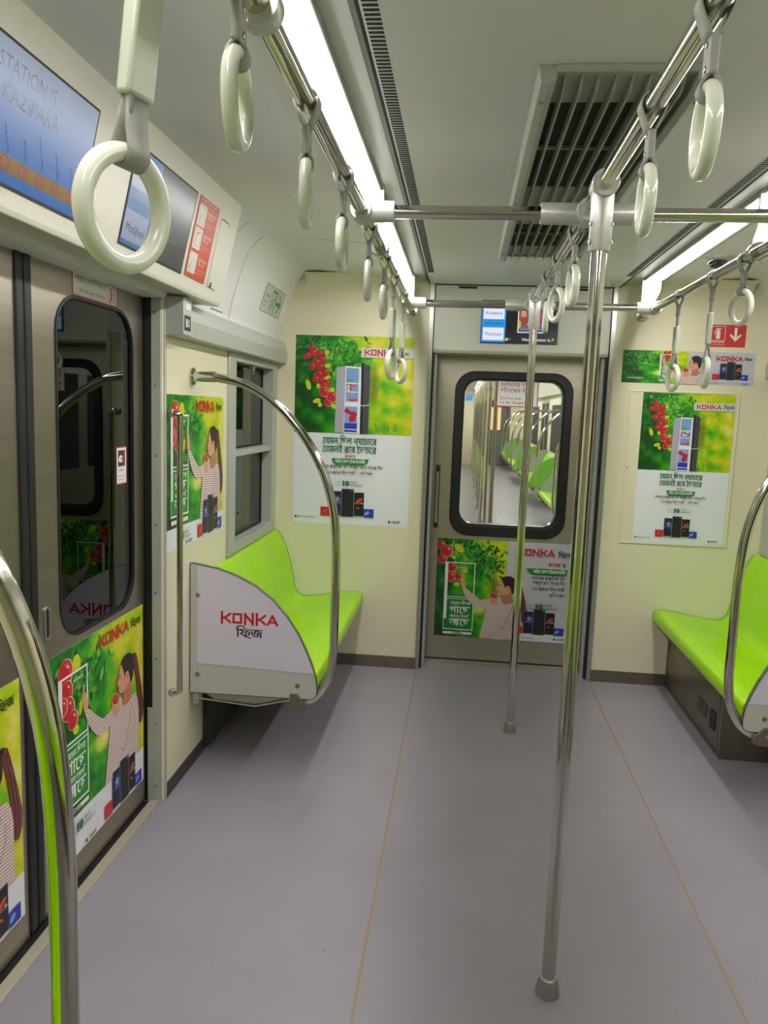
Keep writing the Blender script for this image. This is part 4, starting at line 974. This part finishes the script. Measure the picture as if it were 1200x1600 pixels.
# fire extinguisher sign
FR = M('ink_fire_red', (206, 52, 40), .4)
a = Art(); a.rect(0, 0, .190, .117, FR)
a.outline(.012, .034, .082, .108, .0025, WHT); a.rrect(.036, .042, .058, .086, .005, WHT); a.rect(.043, .086, .051, .093, WHT); a.stroke([(.037, .096), (.062, .094)], .004, WHT); a.stroke([(.040, .094), (.030, .085), (.028, .065)], .003, WHT)
a.text('\u0985\u0997\u09bf\u09a8 \u09bf\u09a8\u09b0\u09cd\u09ac\u09be\u09aa\u0995', .008, .021, .012, WHT, wid=.075, bold=.01); a.text('Fire Extinguisher', .006, .010, .009, WHT, wid=.08)
a.stroke([(.137, .095), (.137, .045)], .014, WHT); a.stroke([(.113, .062), (.137, .038), (.161, .062)], .011, WHT)
a.place('fire_extinguisher_sign', (.996, END-.0008, 1.900), (1, 0, 0), (0, 0, 1), 'red sign with white extinguisher and down arrow on the end wall', 'sign', w=.190, h=.117, sheet=FR)
# left wall poster, door posters
poster_woman(.675, .585, .085, rnd).place('advert_poster', (-W_+.0008, 2.700, .945), (0, 1, 0), (0, 0, 1), 'woman and fruit advert poster on the side wall left of the window', 'poster', 'fridge adverts', w=.675, h=.585, sheet=PAPER)
poster_woman(.642, .672, .128, rnd).place('advert_poster', (-1.4195, 2.001, .098), (0, 1, 0), (0, 0, 1), 'woman and fruit advert poster on the far leaf of the left door', 'poster', 'fridge adverts', w=.642, h=.672, sheet=PAPER)
poster_woman(.642, .672, .128, rnd).place('advert_poster', (-1.4195, 1.208, .098), (0, 1, 0), (0, 0, 1), 'woman advert poster on the near leaf of the left door, cut off by the photo', 'poster', 'fridge adverts', w=.642, h=.672, sheet=PAPER)
poster_woman(.642, .672, .128, rnd).place('advert_poster', (1.4195, 2.643, .098), (0, -1, 0), (0, 0, 1), 'woman advert poster on the right door, outside the photo', 'poster', 'fridge adverts', w=.642, h=.672, sheet=PAPER)
# end door poster
a = Art(); Wd, Hd = .785, .602; a.rect(0, 0, Wd, Hd, GREY); a.uvr = (0, 0, .52, Hd); a.rect(0, 0, .418, Hd, FOL)
leaves(a, rnd, .12, .55, .07, .03, 120, .034, [L1, L2, L3, L4, L5]); leaves(a, rnd, .27, .50, .06, .05, 190, .032, [L1, L2, L3, L2, L4]); leaves(a, rnd, .34, .46, .03, .03, 40, .028, [L1, L2])
leaves(a, rnd, .02, .38, .02, .12, 30, .03, [L4, L1])
for x, y, r in ((.02, .56, .024), (.055, .525, .036), (.03, .475, .027), (.09, .43, .029), (.085, .37, .030), (.135, .375, .022)): apple(a, x, y, r)
a.disc(.13, .545, .034, .020, YLF, -.7); a.disc(.17, .41, .018, .014, YLF); a.disc(.125, .325, .018, .014, YLF); a.disc(.10, .49, .012, .010, YLF)
door_frame_art(a, .055, .045, .230, .457, .006, True)
a.text('KONKA', .135, .425, .014, WHT, bold=.01)
a.uvr = (0, 0, 1, 1); a.rect(.47, .062, Wd, .0635, NEAR); a.rect(.47, 0, Wd, .062, PAPER)
woman(a, .435, .392, 1.0, clip_y=0)
a.konka(.478, .522, .215, RED); a.fridge_word(.715, .520, .040, NEAR)
a.text('\u0995\u09a8\u0995\u09be', .66, .462, .034, RED, wid=.072, bold=.01); a.text("'\u09b0", .738, .462, .034, NEAR, wid=.025)
a.poly([(.535, .447), (.775, .447), (.772, .415), (.755, .408), (.575, .408), (.552, .418)], BGRN)
a.text('\u09a8\u09be\u0987\u09a8 \u09c7\u09ab\u09b6 \u09c7\u099f\u0995\u09a8\u09c7\u09b2\u09be\u09bf\u099c', .765, .420, .030, WHT, 'r', .19, .01)
for t_, y, wd in (('\u0996\u09be\u09ac\u09be\u09c7\u09b0\u09b0 \u09aa\u09be\u0995\u09c3\u09bf\u09a4\u0995 \u09b8\u09be\u09a6', .380, .20), ('\u0985\u0995\u09cd\u09b7\u09c1\u09a3 \u09b0\u09be\u09c7\u0996 \u0985\u09c7\u09a8\u0995 \u09bf\u09a6\u09a8', .352, .19), ('\u09ed\u09e6% \u09aa\u09b0\u09cd\u09af\u09a8\u09cd\u09a4 \u09bf\u09ac\u09a6\u09c1\u09ce \u09b8\u09be\u09b6\u09df\u09c0', .315, .19), ('\u09c7\u09ac\u09bf\u09b6 \u09c7\u09b8\u09aa\u09b8', .278, .09)):
    a.text(t_, .765, y, .028, NEAR, 'r', wd)
warranty(a, .548, .195, .040); fridges(a, .475, .042, .30)
a.text('Electro Mart Limited', .488, .016, .014, NEAR, wid=.11); a.disc(.478, .021, .006, .006, NEAR); a.text('16649', .735, .014, .020, NEAR, bold=.01, wid=.045); a.disc(.722, .020, .006, .007, NEAR)
a.place('advert_poster', (-.408, DOORY-.0008, .150), (1, 0, 0), (0, 0, 1), 'wide woman and fruit advert poster on the lower half of the gangway end door', 'poster', 'fridge adverts', w=Wd, h=Hd, sheet=GREY)
# gangway warning sticker on the end door window
ORS = M('ink_warning_orange', (190, 82, 50), .4)
a = Art(); a.rect(.006, .006, .234, .156, WHT)
a.text('\u099a\u09b2\u09be\u099a\u09c7\u09b2\u09b0 \u09b8\u09cd\u09a5\u09be\u09c7\u09a8', .022, .115, .036, ORS, wid=.19, bold=.01); a.text('\u09a6\u09be\u0981\u09dc\u09be\u09c7\u09ac\u09a8 \u09a8\u09be', .022, .082, .036, ORS, wid=.15, bold=.01)
a.text('Do Not stay', .022, .043, .024, ORS, bold=.01); a.text('on the Gangway', .022, .018, .024, ORS, bold=.01)
a.place('gangway_warning_sticker', (-.105, DOORY+.0105, 1.545), (1, 0, 0), (0, 0, 1), 'white sticker with orange warning text on the end door window', 'sticker', w=.240, h=.162, sheet=ORS)
# stickers on the left door
a = Art(); a.rect(.004, .004, .283, .070, M('ink_cream_white', (206, 206, 192), .4))
a.text('\u09a6\u09b0\u099c\u09be\u09df \u09c7\u09b9\u09b2\u09be\u09a8 \u09bf\u09a6\u09c7\u09ac\u09a8 \u09a8\u09be', .016, .042, .026, NEAR, wid=.19); a.text('Do Not Lean on Doors', .045, .016, .016, NEAR, wid=.155)
a.outline(.222, .010, .272, .064, .0015, NEAR); a.disc(.243, .050, .005, .005, NEAR); a.stroke([(.243, .043), (.247, .026), (.240, .016)], .009, RED); a.stroke([(.262, .016), (.262, .060)], .003, NEAR); a.stroke([(.247, .038), (.260, .034)], .004, RED)
a.place('door_warning_sticker', (-1.4195, 2.167, 1.795), (0, 1, 0), (0, 0, 1), 'long red edged sticker above the left door window', 'sticker', w=.287, h=.074, sheet=INK('edge_red', (180, 60, 44)))
a = Art(); a.rect(.004, .004, .074, .122, WHT); a.rrect(.012, .060, .066, .114, .004, INK('pictogram_grey', (60, 60, 60)))
a.poly([(.016, .078), (.034, .072), (.05, .078), (.05, .092), (.034, .098), (.02, .092)], WHT); a.stroke([(.052, .068), (.058, .108)], .006, RED); a.disc(.044, .085, .006, .006, REDB)
a.text('\u09b8\u09be\u09ac\u09a7\u09be\u09a8', .018, .042, .012, NEAR, wid=.04); a.text('Watch your hands', .010, .026, .008, NEAR, wid=.056); a.text('at the door', .016, .014, .008, NEAR, wid=.04)
a.place('hand_warning_sticker', (-1.4255, 2.452, 1.222), (0, 1, 0), (0, 0, 1), 'small white and red hand warning sticker on the left door glass', 'sticker', w=.078, h=.126, sheet=INK('edge_red2', (200, 60, 44)))
# exit sign on the sloping upper wall
EG = INK('exit_green', (0, 112, 62))
upx = Vector((.045, 0, .14)).normalized()
a = Art(); Wd, Hd = .40, .140; a.outline(.002, .002, Wd-.002, Hd-.002, .003, EG)
a.stroke([(.155, .022), (.155, .118)], .012, EG); a.stroke([(.155, .118), (.235, .118)], .010, EG); a.stroke([(.245, .014), (.245, .118)], .012, EG)
a.disc(.212, .100, .008, .008, EG); a.stroke([(.205, .088), (.196, .060), (.215, .045), (.208, .022)], .009, EG); a.stroke([(.196, .060), (.182, .040), (.168, .034)], .008, EG); a.stroke([(.205, .086), (.186, .076), (.180, .062)], .005, EG); a.stroke([(.205, .086), (.226, .072)], .005, EG)
a.stroke([(.268, .066), (.345, .066)], .020, EG); a.stroke([(.300, .110), (.350, .066), (.300, .022)], .012, EG)
a.text('\u09ac\u09bf\u09b9\u09b0\u0997\u09ae\u09a8', .03, .075, .022, NEAR, wid=.09); a.text('Emergency', .03, .050, .014, NEAR, wid=.085); a.text('Exit', .05, .030, .014, NEAR)
a.place('emergency_exit_sign', (-1.3305+.0022, 3.86, 1.973), (0, 1, 0), upx, 'green outlined exit sign with running figure and arrow on the upper left wall', 'sign', w=Wd, h=Hd, sheet=M('sign_pale', (190, 196, 180), .4))
# door number tag on the cover rail
a = Art(); a.text('B1', .030, .012, .040, WHT, 'c', bold=.03)
a.place('door_number_tag', (-1.2845, 2.700, 1.755), (0, 1, 0), (0, 0, 1), 'small black tag reading B1 on the grey cover beside the left door', 'sign', w=.060, h=.052, sheet=BLACK)
a = Art(); a.rect(0, 0, .04, .02, WHT); a.disc(.02, .012, .003, .003, NEAR)
a.place('small_white_label', (-1.2845, 2.716, 1.828), (0, 1, 0), (0, 0, 1), 'tiny white label above the B1 tag', 'sticker', w=.04, h=.02, sheet=WHT)
# display in the end door header
e = empty('header_display', (-.01, END, 1.892), 'wide passenger information screen in the panel above the end door', 'screen')
X0, Y0 = -.216, 1.892; Wd, Hd = .410, .222
B().box(X0-.004, X0+Wd+.004, END-.002, END+.006, Y0-.004, Y0+Hd+.004).build('bezel', BLACK, e, smooth=0)
S_B = EM('display_bright_blue', (20, 140, 225), 1.0); S_W = EM('display_white', (225, 228, 250), 1.0); S_K = EM('display_black', (8, 10, 14), .5); S_N = EM('display_ink', (70, 78, 110), 1); S_G = EM('display_lime', (170, 200, 20), 1); S_O = EM('display_orange', (220, 140, 60), 1); S_V = EM('display_violet', (120, 90, 120), .9); S_R = EM('display_rust', (170, 60, 30), .9)
a = Art(); a.rect(0, 0, Wd, Hd, S_K); a.rect(0, .002, .130, Hd, S_B); a.rect(.008, .125, .122, .195, S_W); a.rect(.008, .012, .122, .080, S_W)
a.text('Kazipara', .065, .150, .026, S_N, 'c', .088); a.text('DESTINATION', .065, .096, .014, EM('display_navy', (10, 50, 120), 1), 'c', .092, .01); a.text('Motijheel', .065, .036, .028, S_N, 'c', .088)
a.rect(.195, .055, .335, .190, S_W); a.rect(.200, .075, .330, .185, S_V); a.rect(.200, .06, .330, .074, S_N); a.disc(.226, .155, .014, .022, S_O); a.disc(.228, .118, .018, .024, S_R); a.disc(.255, .135, .012, .03, S_N); a.disc(.285, .140, .016, .022, S_O); a.disc(.312, .135, .010, .030, S_R); a.disc(.205, .10, .008, .02, S_G); a.rect(.215, .168, .30, .18, S_W)
a.disc(.140, .018, .010, .008, S_G); a.text('!', .158, .012, .018, S_W); a.text('Next Station is', .225, .012, .022, S_W, wid=.150, bold=.01); a.text('P', .385, .012, .024, S_G, bold=.02)
a.place('display_image', (X0, END-.0015, Y0), (1, 0, 0), (0, 0, 1), None, None, parent=e)

# ------------------------------------------------------------------ gangway and the next car seen through the end door window
N0, N1 = 5.5, 22.6
b = B().mat(M('gangway_bellows', (92, 94, 92), .7, bump=.3, bscale=60, stretch=(1, 12, 1)))
for s in (-1, 1): b.box(s*.56, s*.62, 4.72, N0, 0, 2.1)
b.box(-.62, .62, 4.72, N0, 2.1, 2.2); b.box(-.95, -.62, N0-.06, N0, 0, 2.2); b.box(.62, .95, N0-.06, N0, 0, 2.2)
struct(b, 'wall_gangway', smooth=0)
struct(B().box(-W_, W_, N0, N1, -.05, 0), 'floor_next_car', FLOOR, smooth=0)
b = B().mat(CEIL).box(-W_, W_, N0, N1, 2.2, 2.26); struct(b, 'ceiling_next_car', CEIL, smooth=0)
for s in (-1, 1):
    b = B().mat(CREAM).box(s*W_, s*(W_+.05), N0, N1, 0, 2.26)
    for y in (6.9, 11.2, 15.2, 19.2):
        b.mat(STEEL).box(s*(W_-.004), s*W_, y+.1, y+1.5, 0, 1.85); b.mat(DARK).box(s*(W_-.008), s*(W_-.004), y+.2, y+.7, .8, 1.75); b.box(s*(W_-.008), s*(W_-.004), y+.9, y+1.4, .8, 1.75)
    for y in (9.3, 13.3, 17.3): b.mat(DARK).box(s*(W_-.004), s*W_, y, y+1.5, .85, 1.7)
    b.mat(HOUS).prism([(s*1.25, 1.87), (s*1.17, 2.2), (s*W_, 2.2), (s*W_, 1.87)], 1, 6.7, N1-.2)
    struct(b, 'wall_next_car_'+side_name[s], smooth=0)
    e = empty('ceiling_light', (s*.632, N0+.4, 2.195), 'strip light row along the %s of the next car, through the end door window' % side_name[s], 'light', 'strip lights in the ceiling')
    B().box(s*.600, s*.665, N0+.4, N1-.5, 2.192, 2.199).build('lens', LENS, e, smooth=0)
    e = empty('overhead_grab_rail', (s*.5876, N0+1, ZR), 'overhead grab rail on the %s of the next car' % side_name[s], 'grab rail')
    B().rod((s*.5876, N0+.8, ZR), (s*.5876, N1, ZR), .0205, 10).build('rail_tube', CHROME, e)
b = B().mat(CREAM).box(-W_, W_, N1, N1+.05, 0, 2.26); b.mat(M('cab_door_grey', (96, 98, 96), .5)).box(.42, 1.05, N1-.02, N1, .02, 1.90)
struct(b, 'wall_next_car_end', smooth=0)
e = empty('cab_window', (.73, N1-.03, 1.2), 'small warm lit window in the far end of the next car', 'window')
B().box(.50, .78, N1-.03, N1-.021, 1.05, 1.70).build('lit_pane', EM('warm_lit_window', (250, 200, 140), 1.3), e, smooth=0); B().frame([(.48, 1.03), (.97, 1.03), (.97, 1.72), (.48, 1.72)], [(.50, 1.05), (.95, 1.05), (.95, 1.70), (.50, 1.70)], 1, N1-.03, N1-.02).build('pane_frame', BLACK, e, smooth=0)
e = empty('header_display', (-.13, N1-.03, 1.95), 'small blue screen at the far end of the next car', 'screen')
B().box(-.24, -.06, N1-.03, N1-.001, 1.86, 2.02).build('display_image', EM('far_screen_blue', (70, 140, 220), 1.2), e, smooth=0)
first = None
for k in range(9):
    y = 7.2+k*1.69
    lb = 'grab pole in the aisle of the next car, number %s of the row' % ['one', 'two', 'three', 'four', 'five', 'six', 'seven', 'eight', 'nine'][k]
    if first is None:
        first = empty('grab_pole', (0, y, 0), lb, 'pole', 'poles in the next car')
        B().rod((0, y, 0), (0, y, 2.2), .0205, 12).build('pole_tube', CHROME, first)
        b = B(); b.tube([(0, y, 0), (0, y, .05)], [.036, .025], 12); b.build('floor_socket', SATIN, first)
    else: dup(first, (0, y, 0), lb)
for k, (y0, y1, ns) in enumerate(((8.9, 11.1, 4), (12.8, 15.1, 4), (16.8, 19.1, 4), (20.8, 22.5, 3))):
    nm = ['nearest', 'second', 'third', 'farthest'][k]
    bench(1, y0, y1, ns, 'green bench in the next car, %s one seen through the door window' % nm, [(y0-.01, -1, 'green'), (y1+.01, -1, 'grey')], None, grp='benches in the next car')
    for yy, q in ((y0, 'near'), (y1, 'far')):
        if k < 3 or q == 'near': curved_rail(1, yy, 'curved grab rail at the %s end of the %s bench in the next car' % (q, nm))
